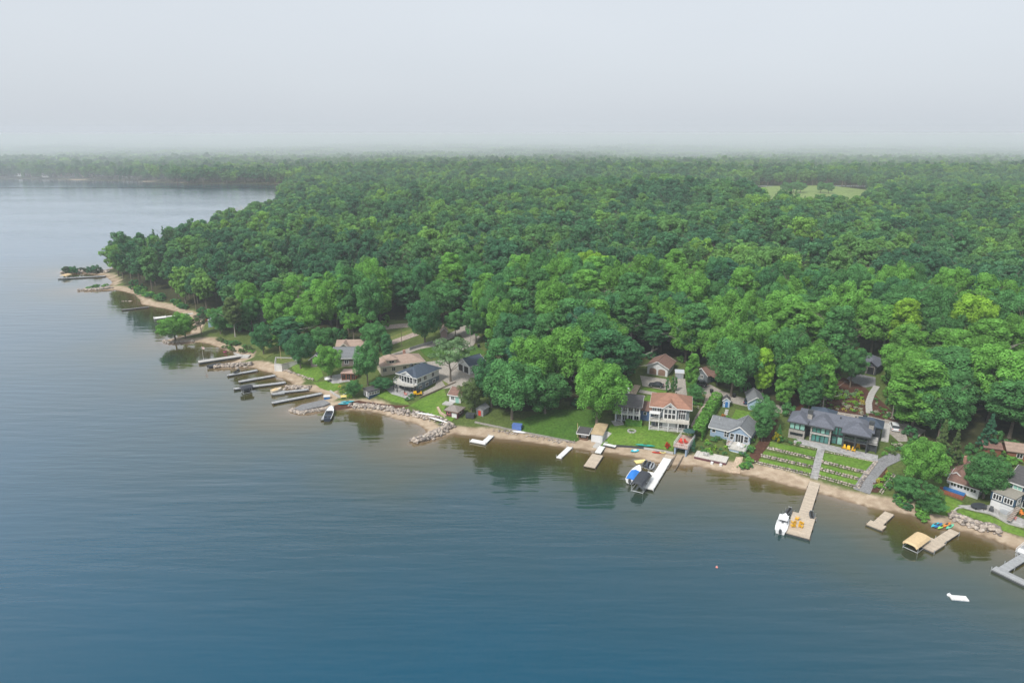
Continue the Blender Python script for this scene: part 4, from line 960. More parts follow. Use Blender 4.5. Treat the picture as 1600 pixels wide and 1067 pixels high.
# 4 --- blue house with balcony
T, W = house('balcony_house', 'dark-roofed blue house with white balcony railings beside the tall terracotta-roofed house', (962, 656), (999, 660), dz=.1)
s = W / 7.0
gable_house(T, 0, 7*s, 0, 8*s, 4.9, 1.5, 'x', BLUES, R_CHAR, .6)
B(-.2, 7*s + .2, -1.3, -.01, 2.3, 2.5).to('balcony', WHITE, T); posts(T, [(x*s, -1.15) for x in (0, 1.75, 3.5, 5.25, 7)], -.3, 4.85, .1); railing(T, [(-.1, -1.2), (7*s + .1, -1.2)], 2.5, .95, WHITE, .35)
MB().slab((-.5, -1.6, 4.75), (7*s + .5, -1.6, 4.75), (7*s + .5, -.3, 5.05), (-.5, -.3, 5.05), .15).to('balcony_roof', R_CHAR, T)
for k in range(4):
    window(T, 'f', 0, (.95 + 1.7*k)*s, .2 if k < 3 else .7, 1.2*s, 1.8 if k < 3 else 1.2, 1); window(T, 'f', 0, (.95 + 1.7*k)*s, 2.7, 1.2*s, 1.8, 1)
B(7*s, 10.2*s, 1.5*s, 6*s, -1, 3.2).to('link_wall', BLUES, T); MB().slab((7*s, 1.0*s, 3.3), (10.3*s, 1.0*s, 3.3), (10.3*s, 6*s, 4.3), (7*s, 6*s, 4.3), .2).to('link_roof', R_BROWN, T)
mb = MB(); F = uvn('f', 1.5*s)
window(T, 'f', 1.5*s, 8.4*s, 1.9, .7, .7, 0); window(T, 'r', 7*s, .75*s, .6, .9, 1.4, 0)
B(2.4*s, 3.0*s, 6.6*s, 7.2*s, 5, 7.4).to('chimney', WHITE, T)

# 5 --- white garage with arched doors
T, W = house('garage', 'white garage with two arched brown doors and brown roof', (1011, 583.5), (1042.5, 589), 'garage', .05)
s = W / 7.6
gable_house(T, 0, 7.6*s, 0, 9*s, 2.8, 1.7, 'y', WSIDE, R_BROWN, .6)
for u in (2.15, 5.45):
    mb = MB(); w2, h = 1.3*s, 2.0
    arc = [(u*s + w2*math.cos(t), h - .45 + .55*math.sin(t)) for t in np.linspace(0, math.pi, 9)]
    P = [(u*s - w2, 0.02), (u*s + w2, 0.02)] + arc
    mb.add([(x, -.06, z) for x, z in P] + [(x, .02, z) for x, z in P], [tuple(range(len(P))), tuple(range(len(P), 2*len(P)))[::-1]] + [(i, (i+1) % len(P), len(P) + (i+1) % len(P), len(P) + i) for i in range(len(P))])
    mb.to('garage_door', mat('brown_door', (.23, .15, .11), .7, .1, bands=('Z', .5, .12)), T)
window(T, 'r', 7.6*s, 5*s, 1.3, .8, .9, 0)
# 6
T, W = house('shed', 'small pale grey metal shed beside the white garage', (1055, 592), (1067.5, 592.5), 'shed')
gable_house(T, 0, W, 0, 2.6, 2.0, .5, 'x', ALU, mat('metal_roof', (.45, .48, .52), .4, .08), .15); door(T, 'f', 0, W/2, .05, 1.3, 1.7, mat('shed_door', (.32, .35, .38), .5, .1), panels=1)
# 7
T, W = house('garage', 'dark grey garage with brown roof and open carport under the trees', (1087, 592), (1103, 599), 'garage')
s = W / 4.5
gable_house(T, 0, 5*s, 0, 8.5*s, 2.6, 1.6, 'y', GREYS, R_BROWN, .5)
MB().slab((5*s, .5, 2.75), (8.6*s, .5, 2.2), (8.6*s, 7*s, 2.2), (5*s, 7*s, 2.75), .2).to('carport_roof', R_BROWN, T); posts(T, [(8.4*s, .7), (8.4*s, 6.8*s)], -1, 2.1, .1, DARKW, 'post'); door(T, 'r', 5*s, 3*s, 0, 2.4, 2.1, NAVY, 'garage_door', 3)
window(T, 'f', 0, 2.5*s, 1.0, 1.0, 1.0, 1)
# 8
T, W = house('shed', 'tiny light blue shed with blue door and dark roof at the top of the hedge', (1129, 636), (1139.5, 637), 'shed')
gable_house(T, 0, W, 0, 2.4, 2.1, .8, 'y', LBLUE, R_CHAR, .25); door(T, 'f', 0, W*.55, .05, .85, 1.75, BLUEP, fr=WHITE); window(T, 'f', 0, W*.18, 1.1, .3, .5, 0)
# 9
T, W = house('garage', 'light blue garage with grey gable roof beside the gravel lane', (1169, 640), (1185, 641), 'garage')
gable_house(T, 0, W + 1.2, 0, 7, 2.5, 1.4, 'y', LBLUE, R_GREY, .4); window(T, 'f', 0, 2.2, 1.0, .9, 1.0, 1); door(T, 'l', 0, 3.5, 0, 2.4, 2.0, WHITE, 'garage_door', 4)

# 10 --- boathouse with roof deck and rails into the lake
T, W = house('boathouse', 'grey boathouse with pink roof deck and boat rails running into the lake', (1053, 709), (1072, 714), 'boathouse', -.3)
s = W / 3.6
mb = MB(); mb.box(0, .35, 0, 8*s, -.6, 2.5); mb.box(W - .35, W, 0, 8*s, -.6, 2.5); mb.box(.35, W - .35, 7.7*s, 8*s, -.6, 2.5); mb.box(.35, W - .35, 0, .3, 2.1, 2.5); mb.to('wall', GREYB, T)
B(-.3, W + .3, -.4, 8.4*s, 2.5, 2.72).to('deck', DECKR, T); railing(T, [(-.2, 8*s), (-.2, -.3), (W + .2, -.3), (W + .2, 8*s)], 2.72, .95, WHITE, .4)
B(W + .26, W + .3, -.3, 8*s, 2.72, 3.5).to('privacy_panel', WHITE, T)
window(T, 'r', W, 2.0, .8, .9, .9, 0); window(T, 'r', W, 5.0, .8, .9, .9, 0)
for x in (.7, W - .7): MB().slab((x - .12, 0, .35), (x + .12, 0, .35), (x + .12, -8, -.15), (x - .12, -8, -.15), .18).to('boat_rail', RUST, T)
bh_loc = T
# 11
T, W = house('boathouse', 'white boathouse with flat tan roof at the lawn corner', (923.5, 690), (941, 692.5), 'boathouse')
B(0, W, 0, 7.2, -1, 2.35).to('wall', WSIDE, T); MB().hip(0, W, 0, 7.2, 2.5, .35, .2, 3.5, .2).to('roof', R_TANF, T); door(T, 'f', 0, W/2, .05, W - .7, 2.0, LBLUE if False else WHITE, 'boat_door', 4)
B(W + .25, W + 1.3, .5, 7, -.4, .25).to('boardwalk', DOCKG, T)
# 12
T, W = house('shed', 'low open-fronted shed with dark flat roof beside the white boathouse', (904, 686.5), (918, 688.5), 'shed')
mb = MB(); mb.box(0, .2, 0, 3.2, -.8, 1.8); mb.box(W - .2, W, 0, 3.2, -.8, 1.8); mb.box(.2, W - .2, 3, 3.2, -.8, 1.8); mb.box(.2, W - .2, 0, .15, -.8, .5); mb.to('wall', BROWNW, T)
MB().slab((-.5, -.6, 2.05), (W + .5, -.6, 2.05), (W + .5, 3.6, 2.3), (-.5, 3.6, 2.3), .16).to('roof', R_CHAR, T)
mb = MB(); mb.box(-.55, W + .55, -.68, -.6, 1.8, 2.08); mb.box(-.6, -.5, -.6, 3.6, 1.95, 2.32); mb.box(W + .5, W + .6, -.6, 3.6, 1.95, 2.32); mb.to('fascia', WHITE, T); B(.5, W - .5, .5, 2, .5, 1.1).to('workbench', ALU, T)
# 13
T, W = house('garage', 'dark upper garage with hipped slate roof at the end of the garden steps', (1337, 579), (1368, 586), 'garage', .1)
s = W / 8.0
B(0, 8*s, 0, 7, -1.5, 3.0).to('wall', DARKW, T); MB().hip(0, 8*s, 0, 7, 3.02, 1.9, .7).to('roof', R_SLATE, T); MB().gable(3.8*s, 8.2*s, -1, 4, 3.05, 1.1, 'y', .4).to('roof', R_SLATE, T); MB().gwall(3.9*s, 8.1*s, -.6, 3, -1.5, 3.0, 1.0, 'y').to('wall', DARKW, T)
for k in (2.0, 6.0): door(T, 'f', 0 if k < 3 else -.6, k*s, .1, 2.6*s, 2.2, BLACK, 'garage_door', 4, STONE)
B(3.6*s, 4.3*s, -.9, -.5, -1, 2.6).to('pier', STONE, T)

# 14 --- white house with navy roof
T, W = house('lake_house', 'white upper-storey house with dark blue roof and curved deck above a stone patio', (624, 606), (652, 614), dz=.1)
s = W / 6.5; D = 10.5
B(0, 6.5*s, 0, D, -1.5, 2.5).to('wall', mat('blue_stone', (.16, .20, .235), .85, .25, 3, bands=('Z', .3, .2)), T, label='blue-grey stone lower storey'); B(.02, 6.48*s, .02, D - .02, 2.5, 5.0).to('wall', WSIDE, T)
rf = MB().hip(0, 6.5*s, 0, D, 5.02, 1.9, .7, 4.5).to('roof', R_DARKBL, T); fascia(T, 0, 6.5*s, 0, D, 5.02, .7, WHITE, rf)
MB().gwall(1.2*s, 5.6*s, -.5, 2, 2.5, 4.9, 1.35, 'y').to('bay_wall', WHITE, T); MB().gable(1.2*s, 5.6*s, -.5, 4.6, 4.95, 1.35, 'y', .35).to('bay_roof', R_DARKBL, T); rake(T, 1.2*s, 5.6*s, -.5, 4.6, 4.95, 1.35, 'y', .35)
for k in range(4): window(T, 'f', -.5, (1.85 + 1.03*k)*s, 2.75, .85*s, 2.1, 0, 1 if k in (0, 3) else 0, GLASS, WHITE, .08)
window(T, 'f', .02, .6*s, 3.0, .75*s, 1.6, 0); window(T, 'f', .02, 6.05*s, 3.0, .55*s, 1.6, 0)
for u, w_ in ((1.2, 1.3), (3.9, 1.2), (7.6, 1.0)): window(T, 'r', 6.48*s, u, 3.1, w_, 1.4, 1)
for u in (1.5, 4.6, 8.0): window(T, 'r', 6.5*s, u, .9, 1.2, 1.0, 1)
arc = [(-1.6, 3.0), (-1.6, .2), (-.6, -1.9), (1.4*s, -2.7), (4.2*s, -2.7), (6.6*s, -1.6), (6.75*s, -.02), (.0, -.02), (-.02, 3.0)]
MB().prism(arc, 2.28, 2.48).to('deck', DECKL, T); railing(T, arc[:7], 2.48, .95, ALU, .9); posts(T, arc[1:6], -.8, 2.28, .1, DGREY, 'post')
for k in range(3): window(T, 'f', 0, (1.2 + 2.0*k)*s, .1, 1.5*s, 2.0, 1, 0, GLASS, BLACK, .08, 'glass_door')
B(1.0, 1.7, 4.2, 4.9, 5.2, 6.9).to('chimney', DGREY, T); vent(T, 3*s, 6, 6.6)
# 15 --- tan bungalow
T, W = house('bungalow', 'long tan bungalow with pinkish hip roof and a dormer', (597, 588), (662, 574.5), dz=0)
s = W / 15.0
B(0, 15*s, 0, 8, -1.8, 2.9).to('wall', TANW, T); rf = MB().hip(0, 15*s, 0, 8, 2.92, 2.0, .6).to('roof', R_TAN, T); fascia(T, 0, 15*s, 0, 8, 2.92, .6, CREAM, rf)
B(2.0*s, 5.4*s, .3, 5, 2.6, 4.6).to('dormer', TANW, T); MB().hip(2.0*s, 5.4*s, .3, 5, 4.62, 1.0, .4).to('dormer_roof', R_TAN, T); window(T, 'f', .3, 3.7*s, 3.5, 1.6, .75, 1, fr=CREAM)
for u in (1.1, 4.2, 8.2, 10.4, 12.8): window(T, 'f', 0, u*s, .8, 1.1, 1.2, 1, fr=CREAM)
B(9*s, 9.8*s, 4.5, 5.2, 4, 6.0).to('chimney', BRICKR, T)
# 16 --- grey roofed houses behind trees
T, W = house('grey_house', 'two-part house with grey shingle roofs half hidden between two round trees', (522, 574), (562, 571), dz=.2)
s = W / 9.0
gable_house(T, 0, 9*s, 0, 9, 3.0, 2.2, 'x', mat('grey_brown_siding', (.22, .19, .17), .8, .15, bands=('Z', .22, .15)), R_GREY, .6)
MB().gwall(-.5*s, 9.5*s, 9, 17, -1, 3.6, 1.6, 'x').to('wall', TANW, T); MB().gable(-.5*s, 9.5*s, 9, 17, 3.6, 1.7, 'x', .5).to('roof', R_TAN, T)
MB().gwall(.2*s, 4.4*s, 8.4, 13, -1, 3.8, 1.6, 'y').to('wall', TANW, T); MB().gable(.2*s, 4.4*s, 8.4, 13, 3.8, 1.6, 'y', .5).to('roof', R_TAN, T); rake(T, .2*s, 4.4*s, 8.4, 13, 3.8, 1.6, 'y', .5, CREAM)
for u in (1.4, 4.5, 7.6): window(T, 'f', 0, u*s, .8, 1.3, 1.3, 1)
T, W = house('wing_house', 'brown wing with grey roof left of the compact bright green tree', (486, 574), (505, 573), dz=.1)
gable_house(T, 0, W, 0, 7, 2.8, 1.6, 'y', mat('grey_brown_siding', (.22, .19, .17)), R_GREY, .5); window(T, 'f', 0, W/2, .8, 1.4, 1.3, 1)
T, W = house('sunroom', 'red cedar sunroom with glazed front below the grey roofed house', (534, 595), (556, 593), 'sunroom')
B(0, W, 0, 4, -.8, 2.3).to('wall', REDW, T); B(-.2, W + .2, -.3, 4, 2.3, 2.5).to('roof', DECKR, T)
for k in range(3): window(T, 'f', 0, W*(k + .5)/3, .3, W/3 - .4, 1.7, 1, fr=REDW)
# 17
T, W = house('garage', 'white garage with dark blue roof and two dark doors by the gravel yard', (734, 586), (758, 577), 'garage')
gable_house(T, 0, W, 0, 6.5, 2.9, 1.7, 'x', WSIDE, R_DARKBL, .45)
for u in (1.75, 4.75): door(T, 'l', 0, u, .05, 2.3, 2.2, BLACK, 'garage_door', 4, WHITE)
for u in (.25, .5, .78): window(T, 'f', 0, W*u, 1.5, .8, .6, 0)
# 18
T, W = house('cottage', 'small white cottage with brown roof behind the lawn shed', (702, 628), (720, 630))
gable_house(T, 0, W, 0, 5.5, 2.4, 1.2, 'x', WSIDE, R_BROWN, .4); window(T, 'f', 0, W*.3, .9, .9, 1.0, 1); door(T, 'f', 0, W*.7, 0, 1.2, 2.0, GREENGL, 'glass_door', 0, WHITE); B(-1.2, W*.5, -2.4, -.05, -.7, .12).to('porch', CONC, T)
T, W = house('shed', 'maroon lawn shed with grey shingle hip roof and white door', (697, 650), (715, 655), 'shed')
B(0, W, 0, 3.6, -.8, 2.0).to('wall', MAROON, T); rf = MB().hip(0, W, 0, 3.6, 2.02, 1.0, .45).to('roof', mat('weathered_shingle', (.25, .22, .20), .9, .25, 2), T); fascia(T, 0, W, 0, 3.6, 2.02, .45, BROWNW, rf)
door(T, 'f', 0, W*.72, .03, 1.6, 1.7, WHITE, 'door', 3); window(T, 'f', 0, W*.26, .9, .7, .7, 0, fr=PINK); window(T, 'r', W, 1.8, 1.0, 1.0, .7, 0)
# 19
T, W = house('shed', 'navy shed with white striped doors and flat roof by the rock shore', (577, 624.5), (593, 616), 'shed')
B(0, W, 0, 3.4, -.8, 2.2).to('wall', NAVY, T); B(-.3, W + .3, -.3, 3.7, 2.2, 2.38).to('roof', R_CHAR, T)
for k in range(4): window(T, 'l', 0, .5 + .8*k, .3, .42, 1.6, 0, pane=WHITE if k % 2 else GLASS)
for k in range(4): window(T, 'f', 0, W*(k + .5)/4, 1.0, .7, .8, 1)
# 20 --- concrete boathouse
a = gnd(430, 580); P = [gnd(x, y)[:2] - a[:2] for x, y in ((430, 580), (441, 580.5), (452, 575), (465, 569), (462, 563), (431, 565))]
T = empty('boathouse', (a[0], a[1], .3), 0, 'white concrete boathouse with flat planted roof at the small beach', 'boathouse')
MB().prism(P, -.8, 2.5).to('wall', mat('white_concrete', (.60, .59, .56), .85, .12, .6), T)
c = np.mean(P, 0); MB().prism([c + (p - c) * .86 for p in P], 2.45, 2.62).to('roof_garden', ROUGHG, T)
mb = MB()
for k in range(6):
    p, q = P[k], P[(k + 1) % 6]; mb.slab((*p, 2.85), (*q, 2.85), (*(c + (q - c) * .93), 2.85), (*(c + (p - c) * .93), 2.85), .36)
mb.to('parapet', CONC, T)
L_ = P[1]; B(.35, L_[0] - .3, -.08, .02, 0, 1.9).to('boat_door', LBLUE, T)
mb = MB(); mb.box(-.1, .2, -.12, .02, -.3, 2.4); mb.box(L_[0] - .25, L_[0] + .02, -.12, .02, -.3, 2.4); mb.to('door_frame', WHITE, T)
# 21 --- cottage with brick chimney
T, W = house('cottage', 'low white cottage with brown roof, brick chimney and red deck behind the kayak beach', (1473, 761), (1524, 779), dz=.2)
s = W / 8.5
gable_house(T, 0, 4.2*s, 2.5, 10, 2.3, 1.1, 'y', WSIDE, R_BROWN, .5)
MB().gwall(1.5*s, 9*s, 0, 8, -1.2, 2.1, 1.2, 'x').to('wall', WSIDE, T); MB().gable(1.5*s, 9*s, 0, 8, 2.1, 1.2, 'x', .5).to('roof', R_BROWN, T); rake(T, 1.5*s, 9*s, 0, 8, 2.1, 1.2, 'x', .5)
for k in range(4): window(T, 'f', 0, (2.5 + 1.7*k)*s, .95, 1.35*s, .85, 1)
window(T, 'f', 2.5, .8*s, .9, 1.0, 1.0, 1)
B(1.2*s, 2.1*s, 8.6, 9.4, 2, 5.0).to('chimney', BRICKR, T)
B(-.4, 6.2*s, -2.6, -.05, -.9, -.1).to('deck', REDW, T); B(.4, 6.0*s, -1.2, -.3, -.1, .35).to('bench', BLUEP, T)
# 22 --- navy house
T, W = house('navy_house', 'navy blue two-storey house with white window frames and wooden steps', (1546, 791), (1600, 813), dz=.1)
s = W / 10.0
B(0, 6.6*s, 0, 4.4, -1, 1.9).to('wall', WSIDE, T, label='white lower wall of the porch wing'); B(-.15, 6.75*s, -.25, 4.4, 1.9, 3.7).to('wall', NAVY, T)
B(-.25, 6.85*s, -.35, 4.5, 3.7, 3.9).to('roof_deck', mat('grey_roof_deck', (.30, .28, .24), .9, .15), T)
for u in (1.7, 4.9): window(T, 'f', -.25, u*s, 2.25, 2.3*s, 1.1, 2, fr=WHITE, fw=.16)
window(T, 'r', 6.75*s, 1.6, 2.2, 1.7, 1.1, 1, fw=.16); door(T, 'f', 0, 1.6*s, 0, 1.6, 1.7, WHITE, 'door', 1)
MB().gwall(2*s, 18*s, 4.4, 13, -1, 5.4, 2.2, 'x').to('wall', NAVY, T); MB().gable(2*s, 18*s, 4.4, 13, 5.4, 2.2, 'x', .5).to('roof', R_CHAR, T); rake(T, 2*s, 18*s, 4.4, 13, 5.4, 2.2, 'x', .5)
for u in (8.2, 11.0, 14): window(T, 'f', 4.4, u*s, 3.1, 1.7, 1.3, 1, fw=.16); window(T, 'f', 4.4, u*s, .5, 1.9, 1.6, 1, fw=.16)
window(T, 'f', 4.4, 4.4*s, 4.0, 1.6, 1.2, 1, pane=GREENGL)
B(12*s, 16*s, 5.2, 8.5, 5.6, 7.8).to('dormer', NAVY, T); B(11.7*s, 16.3*s, 4.9, 9, 7.8, 8.0).to('dormer_roof', R_CHAR, T)
mb = MB()
for k in range(9): mb.box(6.95*s, 8.2*s, -3.4 + .45*k, -2.95 + .45*k, .15 + .21*k, .25 + .21*k)
mb.to('steps', DECKB, T); railing(T, [(6.95*s, -3.4), (6.95*s, .6)], .9, .8, DECKB, .9); B(2.7*s, 3.1*s, 9, 9.4, 6, 9.4).to('chimney', WHITE, T)
# 23..26
T, W = house('red_cottage', 'red-brown cottage with tan roof at the right edge behind the lawn', (1572, 718), (1606, 722))
gable_house(T, 0, W + 3, 0, 5, 2.4, 1.0, 'x', mat('red_brown_siding', (.24, .10, .06), .8, .15), R_TAN, .4, trim=None); window(T, 'f', 0, 2.5, .9, 1.1, 1.0, 1); gable_house(T, -4.5, -1, 1, 5, 2.0, .7, 'x', mat('red_brown_siding', (.2, .1, .08)), R_BROWN, .3, trim=None)
T, W = house('shed', 'weathered grey shed with red front under the waterside clump', (744, 648), (755, 651), 'shed')
gable_house(T, 0, W, 0, 3, 1.9, .8, 'y', mat('weathered_wood', (.28, .28, .28), .9, .2, bands=('Z', .2, .2)), R_GREY, .25, trim=None); door(T, 'f', 0, W/2, .05, .9, 1.5, RED)
T, W = house('hidden_house', 'house with brown roof glimpsed between the tall bright maples', (884, 598), (908, 600))
gable_house(T, 0, W, 0, 7, 3.6, 1.8, 'x', BROWNW, R_BROWN, .5, trim=None); window(T, 'f', 0, W/2, 1, 1.4, 1.3, 1)
T, W = house('hidden_house', 'pale house with grey roof glimpsed between trees on the left point', (404, 503), (428, 502))
gable_house(T, 0, W, 0, 7, 3, 1.6, 'x', WSIDE, R_GREY, .5); window(T, 'f', 0, W/2, .9, 1.4, 1.3, 1)
T, W = house('boat_shelter', 'grey roofed boat shelter behind the rocky spit beach', (326, 512), (344, 509), 'shelter')
gable_house(T, 0, W, 0, 5, 2.2, 1.0, 'x', GREYB, mat('metal_roof', (.45, .48, .52)), .3, trim=None)
T, W = house('hut', 'small pinkish hut beside the large dark oak', (689, 528), (699, 527), 'hut')
gable_house(T, 0, W, 0, 4, 2.4, 1.2, 'y', mat('pink_siding', (.42, .30, .28), .8, .1), R_TAN, .3)
T, W = house('hidden_house', 'pale roofed house glimpsed in the woods above the gravel lane', (690, 458), (712, 455))
gable_house(T, 0, W, 0, 8, 4, 1.8, 'x', WSIDE, mat('metal_roof', (.45, .48, .52)), .4)
# far shore of the bay: a row of houses lost in the mist
fh = random.Random(3)
fm = [WSIDE, CREAM, WSIDE, TANW]
for k, x in enumerate([22, 48, 66, 90, 110, 128, 146, 168, 190, 205]):
    p = gnd(x, 276 + (k % 3) - .4); T = empty('far_house', p, fh.uniform(-.5, .5), ['white', 'cream', 'white', 'tan'][k % 4] + ' house on the misty far shore, number %s from the left edge' % ['one', 'two', 'three', 'four', 'five', 'six', 'seven', 'eight', 'nine', 'ten'][k], 'house', 'houses on the far shore')
    w_ = fh.uniform(12, 22); gable_house(T, 0, w_, 0, 10, 6, 3, 'x', fm[k % 4], [R_GREY, R_BROWN][k % 2], .8, trim=None)
    for u in (.25, .5, .75): window(T, 'f', 0, w_*u, 2, 2, 2, 1)
# ------------------------------------------------------------------ rocks
def rock_material():
    m = bpy.data.materials.new('boulder'); t, b, L = nodes(m); g = N(t, 'ShaderNodeNewGeometry')
    r = N(t, 'ShaderNodeValToRGB'); e = r.color_ramp.elements
    st = [(0, (.16, .14, .13)), (.35, (.30, .26, .23)), (.65, (.42, .35, .29)), (1, (.48, .43, .37))]
    while len(e) < 4: e.new(.5)
    for k, (p, c) in enumerate(st): e[k].position = p; e[k].color = rgb(c)
    L(g.outputs['Random Per Island'], r.inputs['Fac'])
    n = N(t, 'ShaderNodeTexNoise'); n.inputs['Scale'].default_value = 3; n.inputs['Detail'].default_value = 5; L(g.outputs['Position'], n.inputs['Vector'])
    mr = N(t, 'ShaderNodeMapRange'); mr.inputs['To Min'].default_value = .6; mr.inputs['To Max'].default_value = 1.35; L(n.outputs['Fac'], mr.inputs[0])
    v = N(t, 'ShaderNodeVectorMath', operation='SCALE'); L(r.outputs['Color'], v.inputs[0]); L(mr.outputs[0], v.inputs['Scale']); L(v.outputs[0], b.inputs['Base Color']); b.inputs['Roughness'].default_value = .9
    return m
ROCK = rock_material()
bm_ = bmesh.new(); bmesh.ops.create_icosphere(bm_, subdivisions=1, radius=1.0); ICO_V = np.array([v.co[:] for v in bm_.verts]); ICO_F = np.array([[v.index for v in f.verts] for f in bm_.faces]); bm_.free()
def rocks_mesh(name, C, S, seed, flat=.7, block=False):
    r = np.random.default_rng(seed); V, F_ = [], []
    for k in range(len(C)):
        v = ICO_V * r.uniform(.75, 1.2, (len(ICO_V), 1))
        if block: v = np.clip(v * 1.3, -.8, .8)
        v = v * np.array([r.uniform(.8, 1.35), r.uniform(.7, 1.1), flat * r.uniform(.8, 1.2)]) * S[k]
        a = r.uniform(0, 6.28) if not block else block + r.uniform(-.15, .15)
        ca, sa = math.cos(a), math.sin(a); v = np.stack([v[:, 0] * ca - v[:, 1] * sa, v[:, 0] * sa + v[:, 1] * ca, v[:, 2]], -1)
        V.append(v + C[k]); F_.append(ICO_F + k * len(ICO_V))
    return fast_mesh(name, np.vstack(V), np.vstack(F_), ROCK)
def rock_bank(name, label, px, width, n, size, seed, heap=.5, world=None):
    """boulders heaped along a line"""
    pts = world if world is not None else [gnd(x, y)[:2] for x, y in px]
    pts = [np.array(p[:2]) for p in pts]; ln = np.cumsum([0] + [np.linalg.norm(pts[k + 1] - pts[k]) for k in range(len(pts) - 1)])
    r = np.random.default_rng(seed); t = r.uniform(0, ln[-1], n); C, S = [], []
    for q in t:
        k = min(np.searchsorted(ln, q, side='right') - 1, len(pts) - 2); f = (q - ln[k]) / max(ln[k + 1] - ln[k], 1e-6)
        d = pts[k + 1] - pts[k]; d = d / np.linalg.norm(d); o = r.normal(0, .33) ; o = max(-1, min(1, o))
        p = pts[k] + (pts[k + 1] - pts[k]) * f + np.array([-d[1], d[0]]) * o * width / 2
        sz = size * r.uniform(.5, 1.3); z = max(float(H(*p)), -.3) + heap * (1 - abs(o)) * r.uniform(.2, 1) + sz * .15
        C.append((p[0], p[1], z)); S.append(sz)
    return link(name, rocks_mesh(name, np.array(C), S, seed), None, kind='stuff', label=label, category='rocks')
def stone_row(name, label, a, b, size=.42, seed=1, n=None, dz=.12):
    p, q = gnd(*a)[:2], gnd(*b)[:2]; L_ = np.linalg.norm(q - p); n = n or int(L_ / (size * 1.15)); r = np.random.default_rng(seed); C, S = [], []
    an = math.atan2(*(q - p)[::-1])
    for k in range(n):
        for row in (0, 1) if size > .4 else (0,):
            c = p + (q - p) * (k + .5 + r.uniform(-.2, .2)) / n + np.array([-math.sin(an), math.cos(an)]) * (row * .75 - .3) * size * 1.3
            C.append((c[0], c[1], float(H(*c)) + dz + row * .12)); S.append(size * r.uniform(.45, .68))
    return link(name, rocks_mesh(name, np.array(C), S, seed, .6, an), None, kind='stuff', label=label, category='stones')
rock_bank('rock_groyne', 'boulder groyne jutting into the lake below the lawn shed', [(706,664),(690,674),(668,684),(646,691)], 4.2, 330, .55, 1, .9)
rock_bank('rock_revetment', 'boulder bank along the beach below the white house', [(545,634),(580,635),(612,640),(640,646),(668,652),(690,658),(702,668)], 4.0, 420, .48, 2, .6)
rock_bank('rock_edge', 'boulder edging round the flat grey pier', [(516,638),(500,641),(470,646),(458,643),(457,639)], 1.8, 240, .45, 3, .35)
rock_bank('rock_spur', 'short boulder spur between two grey docks', [(486,607),(466,606),(446,606)], 3, 130, .45, 4, .6)
rock_bank('rock_spur', 'pale boulder breakwater beside the concrete pier', [(392,570),(365,572),(336,574)], 3.6, 230, .52, 5, .9)
rock_bank('rock_edge', 'stone edge of the tree-topped spit', [(303,533),(280,535),(262,536),(256,533)], 2.4, 160, .42, 6, .4)
rock_bank('rock_revetment', 'tall boulder wall below the lawn of the navy house', [(1484,806),(1505,814),(1530,824),(1562,829)], 3.6, 420, .45, 7, 1.1)
rock_bank('rock_groyne', 'long low rock groyne with bushes on the left point', [(176,450),(150,453),(122,454)], 3.2, 150, .6, 8, .5)
rock_bank('rock_groyne', 'far rock breakwater covered with dark bushes', [(170,425),(130,425),(97,426)], 4, 200, .8, 9, .7)
rock_bank('stepping_rocks', 'few rocks just offshore of the left beach', None, 1.5, 16, .5, 10, .2, [at(186, 471), at(206, 470.5)])
rock_bank('rock_edge', 'row of stones edging the small lawn by the concrete boathouse', [(444,578),(462,584),(478,590),(490,594)], 1.4, 90, .34, 11, .2)
rock_bank('rock_edge', 'loose stones below the retaining wall of the shaded lawn', [(770,672),(820,680),(870,690),(905,692)], 2.2, 120, .26, 12, .2)
stone_row('stone_terrace', 'upper stone row across the left stepped lawn', (1198, 700), (1273, 717.5), .55, 21); stone_row('stone_terrace', 'upper stone row across the right stepped lawn', (1283, 721.5), (1353, 739), .55, 22)
stone_row('stone_terrace', 'middle stone row across the left stepped lawn', (1188, 712), (1270, 730.5), .55, 23); stone_row('stone_terrace', 'middle stone row across the right stepped lawn', (1281, 733), (1343, 749.5), .55, 24)
stone_row('stone_terrace', 'stone row between left stepped lawn and beach', (1178, 722.5), (1267, 743), .5, 25); stone_row('stone_terrace', 'stone row between right stepped lawn and beach', (1279, 745), (1337, 761.5), .5, 26)
stone_row('stone_border', 'stone border along the boat ramp', (1369, 721), (1339, 764), .5, 27); stone_row('stone_border', 'pale stones edging the patio of the modern house', (1240, 694), (1276, 702), .4, 28); stone_row('stone_border', 'pale stones edging the right patio of the modern house', (1286, 705), (1371, 722.5), .4, 29)
stone_row('stone_border', 'stones lining the lane behind the modern house', (1222, 645), (1262, 652), .4, 30); stone_row('stone_border', 'stones along the foot of the garden bed', (1290, 643), (1350, 653), .4, 31)
stone_row('stone_border', 'pale stones lining the paved path beside the hedge', (1117, 622), (1100, 656), .4, 32)
stone_row('stone_border', 'pale boulders by the mulch bed at the ramp foot', (1376, 772), (1398, 742), .45, 33)
